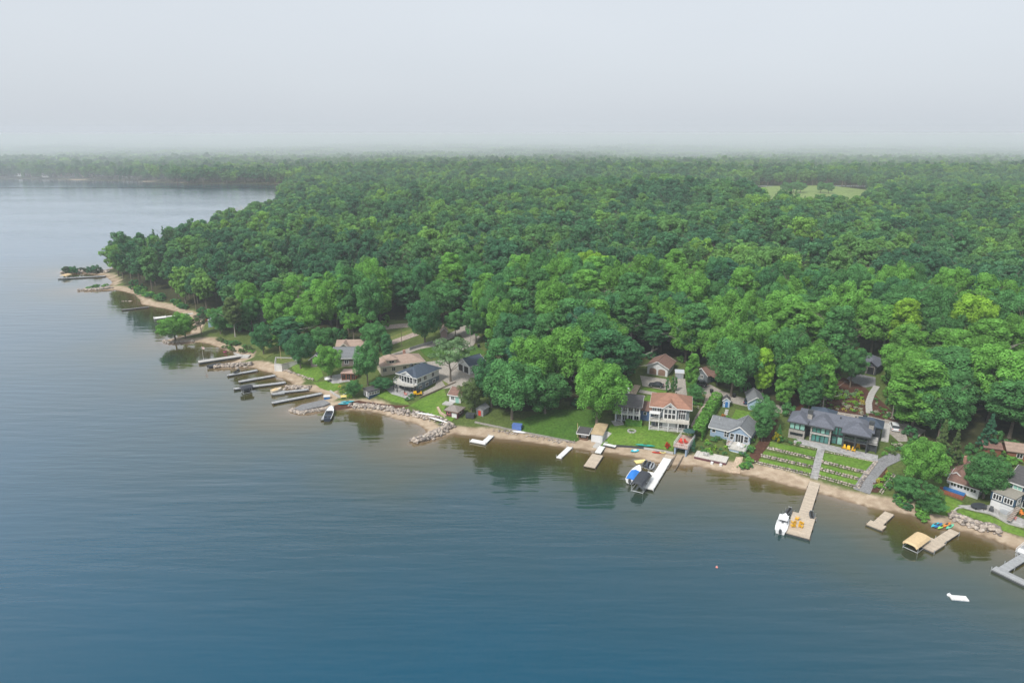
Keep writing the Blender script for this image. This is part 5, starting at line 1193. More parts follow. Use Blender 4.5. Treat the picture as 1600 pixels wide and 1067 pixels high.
# slab walks: each slab a part
def slab_walk(name, label, px, n, w_, d_, m=PAVER, rise=.16):
    P = [gnd(x, y) for x, y in px]; seg = [np.linalg.norm(P[k + 1][:2] - P[k][:2]) for k in range(len(P) - 1)]; tot = sum(seg)
    T = empty(name, P[0], 0, label, 'path'); me = B(-d_/2, d_/2, -w_/2, w_/2, -.2, rise).mesh('slab', m)
    for k in range(n):
        q = (k + .5) / n * tot; i = 0
        while i < len(seg) - 1 and q > seg[i]: q -= seg[i]; i += 1
        c = P[i] + (P[i + 1] - P[i]) * q / seg[i]; d = P[i + 1] - P[i]; o = link('slab', me, T)
        o.location = (c[0] - P[0][0], c[1] - P[0][1], float(H(c[0], c[1])) - P[0][2] + .06); o.rotation_euler = (0, 0, math.atan2(d[1], d[0]) + random.Random(k).uniform(-.04, .04))
slab_walk('slab_walk', 'grey slab walk down the middle of the stepped lawns', [(1283, 702), (1278, 722), (1272, 748)], 15, 1.7, 1.1)
slab_walk('garden_steps', 'pale stone steps climbing the garden slope to the dark garage', [(1358, 646), (1357, 630), (1362, 616), (1370, 604)], 17, 1.7, 1.15, CONC, .2)
slab_walk('side_steps', 'grey stone steps right of the modern house', [(1382, 690), (1384, 676), (1386, 662)], 11, 1.7, 1.0, CONC, .18)
slab_walk('garden_walk', 'stepping slabs from the light blue shed to the cottage', [(1136, 640), (1133, 652), (1130, 664)], 8, .9, .9, CONC, .14)
# retaining walls
def wall_line(name, label, px, h, th, m, drop=.6):
    P = [gnd(x, y) for x, y in px]; mb = MB(); o = P[0]
    for k in range(len(P) - 1):
        a, b = P[k] - o, P[k + 1] - o; d = (b - a)[:2]; d = d / np.linalg.norm(d); n = np.array([-d[1], d[0]]) * th / 2
        c = [(*(a[:2] + n), a[2]), (*(b[:2] + n), b[2]), (*(b[:2] - n), b[2]), (*(a[:2] - n), a[2])]
        mb.add([(x, y, z - drop) for x, y, z in c] + [(x, y, z + h) for x, y, z in c], [(0,1,2,3),(7,6,5,4),(0,4,5,1),(1,5,6,2),(2,6,7,3),(3,7,4,0)])
    me = mb.mesh(name, m); ob = link(name, me, None, label=label, category='wall'); ob.location = o.tolist(); return ob
wall_line('retaining_wall', 'low stone retaining wall below the shaded lawn', [(742,660),(780,668),(812,675),(860,684),(890,690)], .35, .4, STONE)
wall_line('seawall', 'dark timber seawall at the lawn edge', [(952,697),(985,699),(1006,701)], .5, .25, DARKW, 1.2)
wall_line('seawall', 'grey concrete seawall below the lawn', [(1006,701),(1030,705),(1052,709)], .4, .4, CONC, 1.2)
wall_line('retaining_wall', 'pale curved wall edging the lawn of the navy house', [(1484,804),(1496,794),(1516,791),(1545,800),(1575,818),(1600,824)], .25, .3, CONC, .5)
wall_line('retaining_wall', 'long curved edging wall below the patio drive', [(656,622),(680,612),(700,603),(712,598)], .4, .35, RUST)
wall_line('retaining_wall', 'pale timber edging beside the small sandy yard', [(516,612),(524,618),(532,622),(545,614)], .6, .35, CONC)
wall_line('stone_seat_wall', 'curved tan stone wall beside the lawn shed', [(684,638),(688,646),(697,652)], .6, .6, SANDM)
wall_line('fence', 'grey slatted fence beside the gravel lane', [(640,548),(656,543),(676,537)], 1.2, .15, mat('weathered_wood', (.28, .28, .28)), .3)
T, W = house('beach_deck', 'low grey deck with dark red front on the beach below the cottage', (1084, 716), (1134, 727), 'deck', -.2)
B(0, W, 0, 4.6, .75, .95).to('deck_boards', DECKL, T); B(.05, W - .05, .05, 4.5, -1.0, .75).to('front_board', MAROON, T)
for x in (.55, .82): B(W*x, W*x + .6, -.9, -.2, 0, .55).to('step_block', WHITE, T)
# ------------------------------------------------------------------ docks
dock_post = MB().tube((0, 0, -1.6), (0, 0, .95), .07, .07, 6).mesh('post', ALU); dock_postd = MB().tube((0, 0, -1.6), (0, 0, .7), .1, .1, 6).mesh('post', RUST)
def dock(label, a, b, w_, m, z=.55, post=True, head=None, name='dock', dark=True, th=.22):
    """dock from shore end a to lake end b (photo pixels of its centre line at deck height); head = wider platform (length, width, side shift)"""
    p, q = at(*a, z), at(*b, z); d = q[:2] - p[:2]; L_ = float(np.linalg.norm(d))
    T = empty(name, (p[0], p[1], 0), math.atan2(d[1], d[0]), label, 'dock')
    Ld = L_ - (head[0] if head else 0)
    B(0, Ld, -w_/2, w_/2, z - th, z).to('deck', m, T); mb = MB()
    for s_ in (-1, 1): mb.box(0, Ld, s_*(w_/2 + .002) - .05, s_*(w_/2 + .002) + .05, z - th - .14, z - .05)
    mb.to('side_beam', DGREY if dark else WHITE, T)
    if head:
        l, hw, sh = head; B(Ld + .01, L_, sh - hw/2, sh + hw/2, z - th, z + .012).to('platform', m, T)
        mb = MB(); mb.box(Ld + .03, L_ - .02, sh - hw/2 + .04, sh + hw/2 - .04, z - th - .4, z - th); mb.to('float', DGREY, T)
    if post:
        n = max(2, int(L_ / 4) + 1)
        for k in range(n):
            x = min(L_ - .15, .4 + (L_ - .6) * k / (n - 1)); ww = (head[1]/2 if head and x > Ld else w_/2); sh = head[2] if head and x > Ld else 0
            for s_ in (-1, 1):
                o = link('post', dock_post if post == 'alu' else dock_postd, T); o.location = (x, sh + s_ * (ww + .08), 0)
    return T, L_
DK = {}
dock('far grey dock reaching out past the dark bushes on the left point', (165, 431), (91, 435), 2.0, DOCKG)
dock('thin dark dock below the left beach', (233, 479), (190, 484), 1.4, mat('dark_dock', (.17, .17, .17), .8, .2, bands=('X', .28, .2)))
dock('long white dock with square end beyond the spit tree', (315, 488), (240, 497), 1.6, DOCKW, head=(5, 3, 0), post='alu')
dock('broad pale concrete dock with a flagpole', (378, 555), (310, 565), 2.6, CONC, .8, post=True, name='pier', th=.5)
dock('short grey dock with a jet ski lift beside the pale breakwater', (402, 578), (355, 586), 1.6, DOCKG)
dock('long grey dock from the concrete boathouse', (430, 586), (373, 596), 1.7, DOCKG)
dock('grey dock carrying the dark pontoon lift', (446, 597), (365, 607), 1.7, DOCKG, head=None)
dock('grey dock with tan boat beside the boulder spur', (482, 608), (424, 614), 1.5, DOCKG, head=(4, 3, 0))
dock('long grey dock below the sandy yard', (503, 614), (425, 629), 1.6, DOCKG)
dock('short grey dock beside the flat stone pier', (518, 634), (506, 655), 1.7, DOCKG)
dock('white L-shaped dock by the boulder groyne', (768, 680), (754, 693), 1.5, DOCKW, .45, head=(1.6, 4.6, -1.55), post='alu')
dock('narrow white plank dock below the shaded lawn', (891, 698), (873, 715), 1.4, DOCKW, .35, post='alu')
dock('wide tan dock below the white boathouse', (934, 710), (921, 729), 2.9, DOCKT, .55, post=True)
dock('white gangway between beach and tan dock', (941, 697), (934, 707), 1.6, DOCKW, .65, post=False, name='gangway')
dock('white ramp lying beside the white boathouse', (943, 693), (962, 697), 1.2, DOCKW, 1.0, post=False, name='gangway')
T, L15 = dock('long white dock below the boathouse with roof deck', (1043, 716), (1014, 763), 2.0, DOCKW, .65, post='alu', dark=False)
B(L15*.52, L15*.6, -2.6, -1.0, .45, .64).to('side_platform', DOCKW, T)
dock('tan landing stage joining beach and long white dock', (1050, 707), (1042, 718), 2.2, DOCKT, .6, post=False, name='gangway')
T16, L16 = dock('large tan dock with wide end platform and yellow chairs', (1275, 748), (1246, 836), 2.3, DOCKT, .6, post=True, head=(9.3, 4.6, 0))
dock('lone tan T-dock between two beaches', (1390, 801), (1366, 823), 1.9, DOCKT, .5, head=(2.2, 3.2, 0))
dock('tan dock with wide end beside the canvas boat lift', (1492, 829), (1448, 857), 1.9, DOCKT, .55, head=(4.8, 3.2, -.3), post='alu')
dock('grey L-shaped dock at the lower right edge', (1612, 862), (1560, 894), 1.6, DOCKG, .55, head=(1.8, 5.6, 1.6), post='alu')
# ------------------------------------------------------------------ boats and beach things
def ring(x, hw, z0, z1, fl=.6):
    return [(x, -hw, z1), (x, -hw * fl, z0 + (z1 - z0) * .25), (x, 0, z0), (x, hw * fl, z0 + (z1 - z0) * .25), (x, hw, z1), (x, 0, z1 + .001)]
def boat(label, a, b, beam=2.3, hull=GEL, deck=GEL, cover=None, top=None, engine=True, z=0.0, name='motorboat', seats=BEIGEC):
    """boat from stern pixel a to bow pixel b"""
    p, q = at(*a, .5 + z), at(*b, .5 + z); d = q[:2] - p[:2]; L_ = float(np.linalg.norm(d)); hb = beam / 2
    T = empty(name, (p[0], p[1], z), math.atan2(d[1], d[0]), label, 'boat'); fb = .85
    st = [(0, .88, -.25, fb), (.2, 1, -.3, fb), (.5, 1, -.3, fb + .03), (.72, .84, -.25, fb + .1), (.88, .48, -.08, fb + .2), (1, .03, .35, fb + .28)]
    mb = MB().loft([[(x, y, zz) for x, y, zz in ring(u * L_, k * hb, z0, z1, .8)] for u, k, z0, z1 in st]); o = mb.to('hull', hull, T)
    # gunwale and foredeck
    mb = MB(); pr = [(u * L_, k * hb, z1) for u, k, z0, z1 in st]
    for k in range(len(pr) - 1):
        for s_ in (-1, 1): mb.tube((pr[k][0], s_ * pr[k][1], pr[k][2] + .03), (pr[k+1][0], s_ * pr[k+1][1], pr[k+1][2] + .03), .09, .09, 5)
    mb.to('gunwale', deck, T)
    MB().add([(L_*.62, -hb*.88, fb + .08), (L_*.62, hb*.88, fb + .08), (L_*.78, hb*.7, fb + .17), (L_*.9, hb*.38, fb + .25), (L_*.99, 0, fb + .3), (L_*.9, -hb*.38, fb + .25), (L_*.78, -hb*.7, fb + .17)], [(0, 1, 2, 3, 4, 5, 6)]).to('foredeck', deck, T)
    if cover:
        MB().loft([[(L_*.04, -hb*.85, fb + .08), (L_*.04, 0, fb + .3), (L_*.04, hb*.85, fb + .08)], [(L_*.4, -hb*.95, fb + .1), (L_*.4, 0, fb + .62), (L_*.4, hb*.95, fb + .1)], [(L_*.62, -hb*.86, fb + .14), (L_*.62, 0, fb + .5), (L_*.62, hb*.86, fb + .14)]], True).to('cover', cover, T)
    else:
        B(L_*.03, L_*.62, -hb*.82, hb*.82, fb - .12, fb - .06).to('cockpit_floor', seats if seats == GEL else DGREY, T)
        for x in (.1, .4):
            for s_ in (-1, 1): B(L_*x, L_*x + .6, s_*hb*.45 - .3, s_*hb*.45 + .3, fb - .06, fb + .35).to('seat', seats, T)
        MB().slab((L_*.56, -hb*.8, fb + .1), (L_*.56, hb*.8, fb + .1), (L_*.5, hb*.7, fb + .62), (L_*.5, -hb*.7, fb + .62), .04).to('windshield', GLASS, T)
    if top:
        B(L_*.3, L_*.62, -hb*.8, hb*.8, 2.15, 2.25).to('hardtop', top, T)
        for x in (.32, .6):
            for s_ in (-1, 1): MB().tube((L_*x, s_*hb*.75, fb), (L_*x, s_*hb*.72, 2.15), .04, .04, 5).to('strut', ALU, T)
    if engine:
        B(-.55, -.05, -.24, .24, .45, 1.25).to('outboard', DGREY, T); B(-.4, -.2, -.08, .08, -.3, .45).to('outboard_leg', DGREY, T)
    return T
def jetski(label, a, b, m=DGREY, z=.35):
    p, q = at(*a, .6), at(*b, .6); d = q[:2] - p[:2]; L_ = 3.1
    T = empty('jet_ski', (p[0], p[1], z), math.atan2(d[1], d[0]), label, 'jet ski')
    MB().loft([[(x*L_, y, zz) for _, y, zz in ring(0, k*.56, z0, z1, .7)] for x, k, z0, z1 in ((0, .85, 0, .4), (.4, 1, -.05, .45), (.75, .8, 0, .5), (1, .1, .3, .55))]).to('hull', m, T)
    MB().loft([[(x*L_, -k, .42), (x*L_, 0, h), (x*L_, k, .42)] for x, k, h in ((.05, .2, .7), (.5, .22, .8), (.68, .25, 1.0), (.9, .12, .65))]).to('seat', BLACK, T)
    MB().tube((L_*.66, -.4, 1.05), (L_*.66, .4, 1.05), .04, .04, 5).to('handlebar', ALU, T)
    mb = MB()
    for s_ in (-.5, .5): mb.box(.2, L_ - .5, s_ - .07, s_ + .07, -.35, -.1)
    for x in (.4, 2.2):
        for s_ in (-.9, .9): mb.tube((x, s_, -1.2), (x, s_, .5), .05, .05, 5)
        mb.tube((x, -.9, -.3), (x, .9, -.3), .05, .05, 5)
    mb.to('cradle', ALU, T)
    return T
def lift(label, a, b, w_, h, m, legs=ALU, z=0, peak=.35, low=.28, name='boat_lift'):
    """canopy boat lift: posts, side beams and curved canvas"""
    p, q = at(*a, h), at(*b, h); d = q[:2] - p[:2]; L_ = float(np.linalg.norm(d)); T = empty(name, (p[0], p[1], 0), math.atan2(d[1], d[0]), label, 'boat lift')
    hw = w_ / 2; prof = [(-hw, h - low), (-hw*.72, h + peak*.55), (-hw*.3, h + peak), (hw*.3, h + peak), (hw*.72, h + peak*.55), (hw, h - low)]
    rings = []
    for x, k, dz in ((0, .9, -.25), (.35, 1, 0), (L_ - .35, 1, 0), (L_, .9, -.25)): rings.append([(x, y*k, zz + dz) for y, zz in prof] + [(x, y*k*.97, zz + dz - .08) for y, zz in prof[::-1]])
    MB().loft(rings).to('canopy', m, T)
    for x in (.6, L_ - .6):
        for s_ in (-1, 1): MB().tube((x, s_*hw*.93, -1.5), (x, s_*hw*.93, h - low + .1), .06, .06, 6).to('post', legs, T)
    mb = MB()
    for s_ in (-1, 1): mb.tube((.3, s_*hw*.93, h - low), (L_ - .3, s_*hw*.93, h - low), .05, .05, 5); mb.tube((.6, s_*hw*.93, .25), (L_ - .6, s_*hw*.93, .25), .07, .07, 5)
    for x in (.6, L_ - .6): mb.tube((x, -hw*.93, .2), (x, hw*.93, .2), .07, .07, 5)
    mb.to('frame', legs, T)
    return T
boat('white boat with white hardtop moored left of the large tan dock', (1219, 831), (1227, 806), 2.3, GEL, GEL, None, GEL, True, seats=GEL)
boat('white boat under a bright blue cover beside the dark canopy lift', (984, 752), (999, 730), 2.4, GEL, GEL, BLUEC, None, True, .35)
boat('dark speedboat moored to the short dock by the flat stone pier', (511, 656), (518, 637), 2.4, NAVYG, GEL, None, None, False, seats=DGREY)
boat('small tan boat at the end of the dock by the boulder spur', (424, 612), (440, 608), 2.0, BEIGEC, BEIGEC, TANC, None, False, .3)
boat('dark boat moored beside the flagpole pier', (326, 573), (346, 570), 2.0, NAVYG, DGREY, DARKC, None, True)
lift('dark canopy boat lift left of the long white dock', (995, 756), (1009, 737), 3.0, 2.5, DARKC)
lift('tan canvas boat lift beside the wide-ended dock', (1422, 850), (1444, 834), 3.0, 1.7, TANC, peak=.22)
lift('beige canopy lift at the end of the far grey dock', (98, 431), (108, 428), 4.0, 1.8, TANC)
lift('dark pontoon boat lift on the grey dock', (375, 606), (394, 602), 2.8, 2.0, DARKC)
boat('dark pontoon tender hanging in the lift frame', (377, 607), (393, 604), 1.9, NAVYG, ALU, None, None, False, .5, seats=DGREY)
jetski('dark jet ski on its cradle beside the boat with blue cover', (1006, 728), (1011, 718)); jetski('grey jet ski on its cradle nearest the long white dock', (1017, 732), (1022, 722), ALU); jetski('dark jet ski between two others near the white dock', (1012, 730), (1017, 720), NAVYG)
jetski('dark jet ski left of the large tan dock', (1229, 803), (1238, 792), DGREY); jetski('dark jet ski right of the large tan dock', (1269, 810), (1267, 799), DGREY); jetski('small dark jet ski on the short grey dock', (366, 584), (374, 580), DGREY, .7)
def pontoon(label, a, b):
    p, q = at(*a, .6), at(*b, .6); d = q[:2] - p[:2]; L_ = float(np.linalg.norm(d)); T = empty('pontoon_boat', (p[0], p[1], 0), math.atan2(d[1], d[0]), label, 'boat')
    for s_ in (-.85, .85): MB().tube((0, s_, .15), (L_, s_, .15), .32, .25, 8).to('pontoon', ALU, T)
    B(.1, L_ - .2, -1.2, 1.2, .5, .62).to('deck', DOCKG, T); railing(T, [(.2, -1.15), (L_ - .3, -1.15), (L_ - .3, 1.15), (.2, 1.15)], .62, .7, GEL, .8)
    for x in (.5, L_ - 1.6): B(x, x + .7, -1.0, 1.0, .62, 1.15).to('bench', GEL, T)
    return T
pontoon('white pontoon boat at the lower right edge behind the L-shaped dock', (1597, 866), (1614, 852))
def kayak(label, p, ang, m, L_=3.2, w_=.72, m2=None, z=.2, name='kayak', tilt=0):
    T = empty(name, (p[0], p[1], float(max(H(p[0], p[1]), 0)) + z), ang, label, name.replace('_', ' '))
    T.rotation_euler = (tilt, 0, ang)
    MB().loft([[(u*L_, -k*w_/2, .12), (u*L_, -k*w_*.3, -.12*k), (u*L_, k*w_*.3, -.12*k), (u*L_, k*w_/2, .12), (u*L_, 0, .12 + .12*k)] for u, k in ((-.5, .05), (-.36, .6), (-.15, .97), (.15, .97), (.36, .6), (.5, .05))]).to('hull', m, T)
    MB().loft([[(u, -w_*.26*k, .245), (u, w_*.26*k, .245), (u, w_*.22*k, .28), (u, -w_*.22*k, .28)] for u, k in ((-.5, .5), (-.3, 1), (.25, 1), (.5, .4))]).to('cockpit', m2 or DGREY, T)
    return T
for x, y, m, lb in ((1461, 821, CYAN, 'turquoise kayak at the left end of the row on the beach'), (1466, 822, BLUEP, 'dark blue kayak in the row on the beach'), (1471, 824, LIME, 'lime green kayak in the middle of the row on the beach'), (1479, 821, ORANGE, 'orange kayak in the row on the beach'), (1484, 824, MINT, 'mint green kayak at the right end of the row on the beach')):
    kayak(lb, gnd(x, y), R(33), m)
kayak('turquoise canoe on the grass above the concrete seawall', gnd(1008, 699), R(-12), TEALP, 5.0, .9, None, .6, 'canoe')
kayak('bright blue kayak on the little beach beside the flat pier', gnd(539, 633), R(8), CYAN, 4.2, .8, None, .5); kayak('second bright blue kayak lying behind the first by the flat pier', gnd(543, 630), R(8), CYAN, 4.2, .8, None, .5)
kayak('long white racing shell lying on the boulder bank', gnd(668, 651), R(-22), GEL, 8, .8, GEL, .7, 'racing_shell'); kayak('second white shell lying lower on the boulder bank', gnd(686, 660), R(-34), GEL, 7, .8, GEL, .7, 'racing_shell')
kayak('upturned white rowing boat on the beach below the shaded lawn', gnd(812, 676), R(-14), GEL, 4.2, 1.3, GEL, .2, 'rowing_boat')
kayak('pale blue pedal boat on the beach by the seawall', gnd(992, 705), R(20), CYAN, 2.4, 1.5, GEL, .15, 'pedal_boat'); kayak('red kayak on the beach below the lawn', gnd(1027, 708), R(-10), RED, 2.8, .8); kayak('yellow sled on the beach beside the red kayak', gnd(1035, 708), R(-10), YELP, 1.8, .9)
def raft(label, px, L_, w_, m, ang, name='swim_raft', z=.15):
    p = at(*px, z); T = empty(name, (p[0], p[1], 0), ang, label, 'raft'); B(-L_/2, L_/2, -w_/2, w_/2, .05, z + .1).to('deck', m, T)
    mb = MB()
    for s_ in (-1, 1): mb.tube((-L_/2 + .1, s_*w_*.38, .0), (L_/2 - .1, s_*w_*.38, .0), .16, .16, 6)
    mb.to('float', BLUEP if name == 'swim_raft' else DGREY, T)
    return T
raft('small white swim raft with blue floats alone on the lake', (1498, 934), 2.9, 1.3, DOCKW, R(-8)); raft('pale yellow foam mat floating by the beach', (1001, 721), 3.0, 1.7, YELP, R(15), 'foam_mat', .05)
def buoy(label, px, m, r=.28):
    p = at(*px); T = empty('buoy', (p[0], p[1], 0), 0, label, 'buoy'); MB().loft([[(k*math.cos(t)*r, k*math.sin(t)*r, z*r) for t in np.linspace(0, 6.283, 9)[:-1]] for k, z in ((.4, -.8), (.9, -.3), (1, .2), (.7, .8), (.2, 1.1))]).to('float', m, T); MB().tube((0, 0, r), (0, 0, r + .25), .04, .04, 5).to('eye', ALU, T)
buoy('white mooring buoy beside the swim raft', (1483, 930), GEL, .4); buoy('small pink buoy alone in open water', (1120, 886), PINK, .25)
# chairs, tables, sun shades
def chair_parts():
    return [('seat', B(-.32, .32, -.3, .3, .3, .36)), ('backrest', MB().slab((-.34, .26, .36), (.34, .26, .36), (.30, .58, 1.05), (-.30, .58, 1.05), .06)), ('arm', B(-.44, -.32, -.35, .35, .55, .6)), ('arm', B(.32, .44, -.35, .35, .55, .6)),
            ('leg', B(-.42, -.34, -.34, -.26, 0, .55)), ('leg', B(.34, .42, -.34, -.26, 0, .55)), ('leg', B(-.42, -.34, .2, .28, 0, .55)), ('leg', B(.34, .42, .2, .28, 0, .55))]
CH = {}
def chair(label, loc, rz, m, group=None, k=1.0):
    if m.name not in CH: CH[m.name] = [(n, mb.mesh(n, m)) for n, mb in chair_parts()]
    T = empty('lounge_chair', loc, rz, label, 'chair', group); T.scale = (k, k, k)
    for n, me in CH[m.name]: link(n, me, T)
    return T
for k, (x, y, r_) in enumerate([(1240, 818, .3), (1245, 812, 1.2), (1252, 819, -.4), (1239, 823, .2), (1251, 824, -.6)]):
    p = at(x, y, .61); chair('yellow lounge chair on the large tan dock, ' + ['back left', 'middle back', 'back right', 'front left', 'front right'][k] + ' of five', p, r_ + 2.9, YEL, 'yellow chairs on the tan dock')
for k, (x, y) in enumerate([(1318, 702), (1325, 704), (1333, 706), (1340, 701)]):
    p = gnd(x, y); chair('yellow lounge chair under the terrace of the modern house, %s from the left' % ['first', 'second', 'third', 'fourth'][k], (p[0], p[1], p[2] + .17), -.5, YEL, 'yellow chairs on the patio')
for k, (x, y, m, lb) in enumerate([(1596, 806, ORANGE, 'orange chair on the patio of the navy house'), (1584, 812, PINK, 'pink chair on the patio of the navy house'), (634, 618, PINK, 'pinkish chair on the patio under the curved deck'), (619, 611, WHITE, 'white chair on the patio under the curved deck'), (1100, 715, WHITE, 'white chair on the low beach deck, left one'), (1104, 716, WHITE, 'white chair on the low beach deck, right one'), (352, 552, MAGENTA, 'magenta beach chair at the root of the flagpole pier'), (1536, 797, DGREY, 'dark lounge chair on the grey patio, left one'), (1548, 800, DGREY, 'dark lounge chair on the grey patio, right one')]):
    p = gnd(x, y); chair(lb, (p[0], p[1], p[2] + (.2 if y != 715 and y != 716 else .9)), k * .7, m)
def deck_furniture(T, spots, z, label, m=WHITE):
    bpy.context.view_layer.update()
    for k, (x, y) in enumerate(spots):
        p = T.matrix_world @ Vector((x, y, z)); chair(label + ', ' + ['left', 'middle', 'right'][k] + ' one', p, T.rotation_euler.z + k, m)
deck_furniture(bh_loc, [(.9, 2.2), (2.2, 2.6), (1.5, 1.2)], 2.72, 'chair on the pink boathouse roof deck', RED)
ct = [o for o in bpy.data.objects if o.get('label', '').startswith('blue-grey cottage')][0]
deck_furniture(ct, [(8.2, -2.6), (9.3, -3.2), (10.2, -2.2)], .05, 'white chair on the railed cottage deck')
def parasol(label, p, r, h, m, name='parasol'):
    T = empty(name, p, 0, label, 'parasol'); n = 8
    vs = [(0, 0, h + .5)] + [(r*math.cos(2*math.pi*k/n), r*math.sin(2*math.pi*k/n), h) for k in range(n)] + [(r*math.cos(2*math.pi*k/n), r*math.sin(2*math.pi*k/n), h - .12) for k in range(n)]
    MB().add(vs, [(0, 1 + k, 1 + (k + 1) % n) for k in range(n)] + [(1 + k, 1 + n + k, 1 + n + (k + 1) % n, 1 + (k + 1) % n) for k in range(n)]).to('canopy', m, T); MB().tube((0, 0, 0), (0, 0, h + .45), .04, .04, 6).to('pole', ALU, T)
bpy.context.view_layer.update()
parasol('dark green parasol on the boathouse roof deck', bh_loc.matrix_world @ Vector((2.0, 6.0, 2.72)), 1.6, 2.1, GREENC)
p = gnd(512, 597); parasol('small white parasol beside the sandy yard', p, 1.0, 1.2, WHITE)
p = gnd(1528, 793); T = empty('canopy_frame', p, .3, 'dark trampoline-like cover on the patio of the navy house', 'cover'); MB().prism([(1.8*math.cos(t), 1.1*math.sin(t)) for t in np.linspace(0, 6.283, 13)[:-1]], .5, .62).to('cover', DARKC, T); posts(T, [(1.2, .5), (-1.2, .5), (1.2, -.5), (-1.2, -.5)], 0, .5, .05, BLACK, 'leg')
p = gnd(1572, 806); T = empty('hot_tub', p, .4, 'round pale hot tub beside the wooden steps', 'hot tub'); MB().prism([(1.4*math.cos(t), 1.4*math.sin(t)) for t in np.linspace(0, 6.283, 17)[:-1]], -.2, .8).to('shell', CONC, T); MB().prism([(1.3*math.cos(t), 1.3*math.sin(t)) for t in np.linspace(0, 6.283, 17)[:-1]], .8, .92).to('cover', ALU, T)
p = gnd(987, 674); T = empty('fire_pit', p, 0, 'ring of pale stones round a fire pit on the lawn', 'fire pit')
for k in range(9): t = k*.698; o = B(-.28, .28, -.18, .18, -.1, .32).to('stone', CONC, T); o.location = (1.0*math.cos(t), 1.0*math.sin(t), 0); o.rotation_euler = (0, 0, t + 1.57)
B(-.6, .6, -.6, .6, .0, .12).to('ash', DGREY, T)
def pole(label, px, top, r=.07, m=ALU, flag=None, name='pole', water=False):
    p = at(*px, .8) if water else gnd(*px); h = top_z(p, top) - p[2]; T = empty(name, p, 0, label, name.replace('_', ' ')); MB().tube((0, 0, -.5), (0, 0, h), r, r*.7, 6).to('mast', m, T)
    if flag:
        f = MB(); f.slab((0.05, 0, h - .1), (.9, .12, h - .5), (.75, .1, h - 1.3), (.05, 0, h - 1.0), .03); f.to('flag', flag, T)
    return T
pole('flagpole with a red and white flag on the pale pier', (318, 562), 541, .06, WHITE, mat('flag_cloth', (.6, .2, .18), .8, .1, c2=(.9, .9, .9)), 'flagpole', True)
pole('tall wooden pole on the roof of the concrete boathouse', (440, 570), 541, .1, TANC); pole('pale wooden pole beside the low open-fronted shed', (902, 684), 661, .08, TANC)
p = gnd(921, 684)
pole('thin utility pole beside the gravel lane', (628, 541), 514, .12, RUST, None, 'utility_pole'); pole('utility pole at the bend of the gravel drive', (735, 548), 508, .12, BARKL, None, 'utility_pole'); pole('pale pole behind the grey fence', (694, 524), 506, .12, BARKL, None, 'utility_pole')
# ------------------------------------------------------------------ vehicles
def car(label, px, ang, m, kind='suv', L_=4.6):
    p = gnd(*px); T = empty('car' if kind != 'utv' else 'utility_vehicle', (p[0], p[1], p[2] + .14), ang, label, 'car' if kind != 'utv' else 'utility vehicle'); w_ = .93
    low = [(0, .35), (0, .85), (.12, .95), (.75*L_*.3, 1.0), (L_*.72, .98), (L_ - .15, .8), (L_, .55), (L_ - .05, .32)]
    rings = []
    for y, k in ((-w_, .92), (-w_ + .12, 1), (w_ - .12, 1), (w_, .92)): rings.append([(x + (L_*.02 if k < 1 and x < 1 else 0), y, .32 + (z - .32)*k) for x, z in low])
    MB().loft(rings).to('body', m, T)
    h = 1.68 if kind == 'suv' else 1.42
    cab = [(.25, .97), (.5, h - .04), (L_*.55, h), (L_*.73, .97)] if kind == 'suv' else [(.55, .97), (1.25, h), (L_*.52, h), (L_*.72, .97)]
    MB().loft([[(x, y*(1 if z < 1.1 else .84), z) for x, z in cab] for y in (-w_ + .06, w_ - .06)]).to('window_band', GLASS, T)
    MB().slab((cab[1][0], -w_*.8, h + .03), (cab[2][0], -w_*.8, h + .03), (cab[2][0], w_*.8, h + .03), (cab[1][0], w_*.8, h + .03), .06).to('roof', m, T)
    for x in (.85, L_ - .9):
        for s_ in (-1, 1): o = MB().tube((x, s_*(w_ - .2), .34), (x, s_*(w_ + .01), .34), .34, .34, 12).to('wheel', TYRE, T); MB().tube((x, s_*(w_ - .1), .34), (x, s_*(w_ + .03), .34), .18, .18, 8).to('rim', ALU, o)
    for s_ in (-1, 1): B(L_ - .1, L_ + .02, s_*.7 - .17, s_*.7 + .17, .58, .74).to('headlight', GEL, T); B(-.03, .06, s_*.75 - .12, s_*.75 + .12, .68, .9).to('tail_light', RED, T)
    return T
car('white car parked on the gravel right of the modern house', (1399, 676), R(70), CARW, 'suv', 5.0)
car('dark car half hidden by the columnar cedars', (1037, 606), R(160), CARD, 'sedan'); car('dark car parked at the carport of the brown roofed garage', (1104, 604), R(175), CARD, 'suv'); car('navy car parked beside the light blue garage', (1166, 634), R(60), CARB, 'sedan')
p = gnd(646, 618); T = empty('utility_vehicle', (p[0], p[1], p[2] + .14), R(10), 'yellow utility vehicle at the corner of the curved deck house', 'utility vehicle')
B(0, 2.6, -.65, .65, .4, .75).to('body', YEL, T); B(0, 1.0, -.68, .68, .75, 1.15).to('cargo_box', YEL, T); B(1.1, 1.6, -.55, .55, .75, 1.1).to('seat', BLACK, T); B(2.0, 2.6, -.6, .6, .75, 1.0).to('hood', YEL, T)
for x in (.5, 2.1):
    for s_ in (-1, 1): MB().tube((x, s_*.5, .3), (x, s_*.75, .3), .3, .3, 10).to('wheel', TYRE, T)
mb = MB()
for x in (1.1, 1.95):
    for s_ in (-.6, .6): mb.tube((x, s_, .75), (x, s_, 1.75), .04, .04, 5)
mb.box(1.05, 2.0, -.65, .65, 1.75, 1.8); mb.to('roll_cage', BLACK, T)
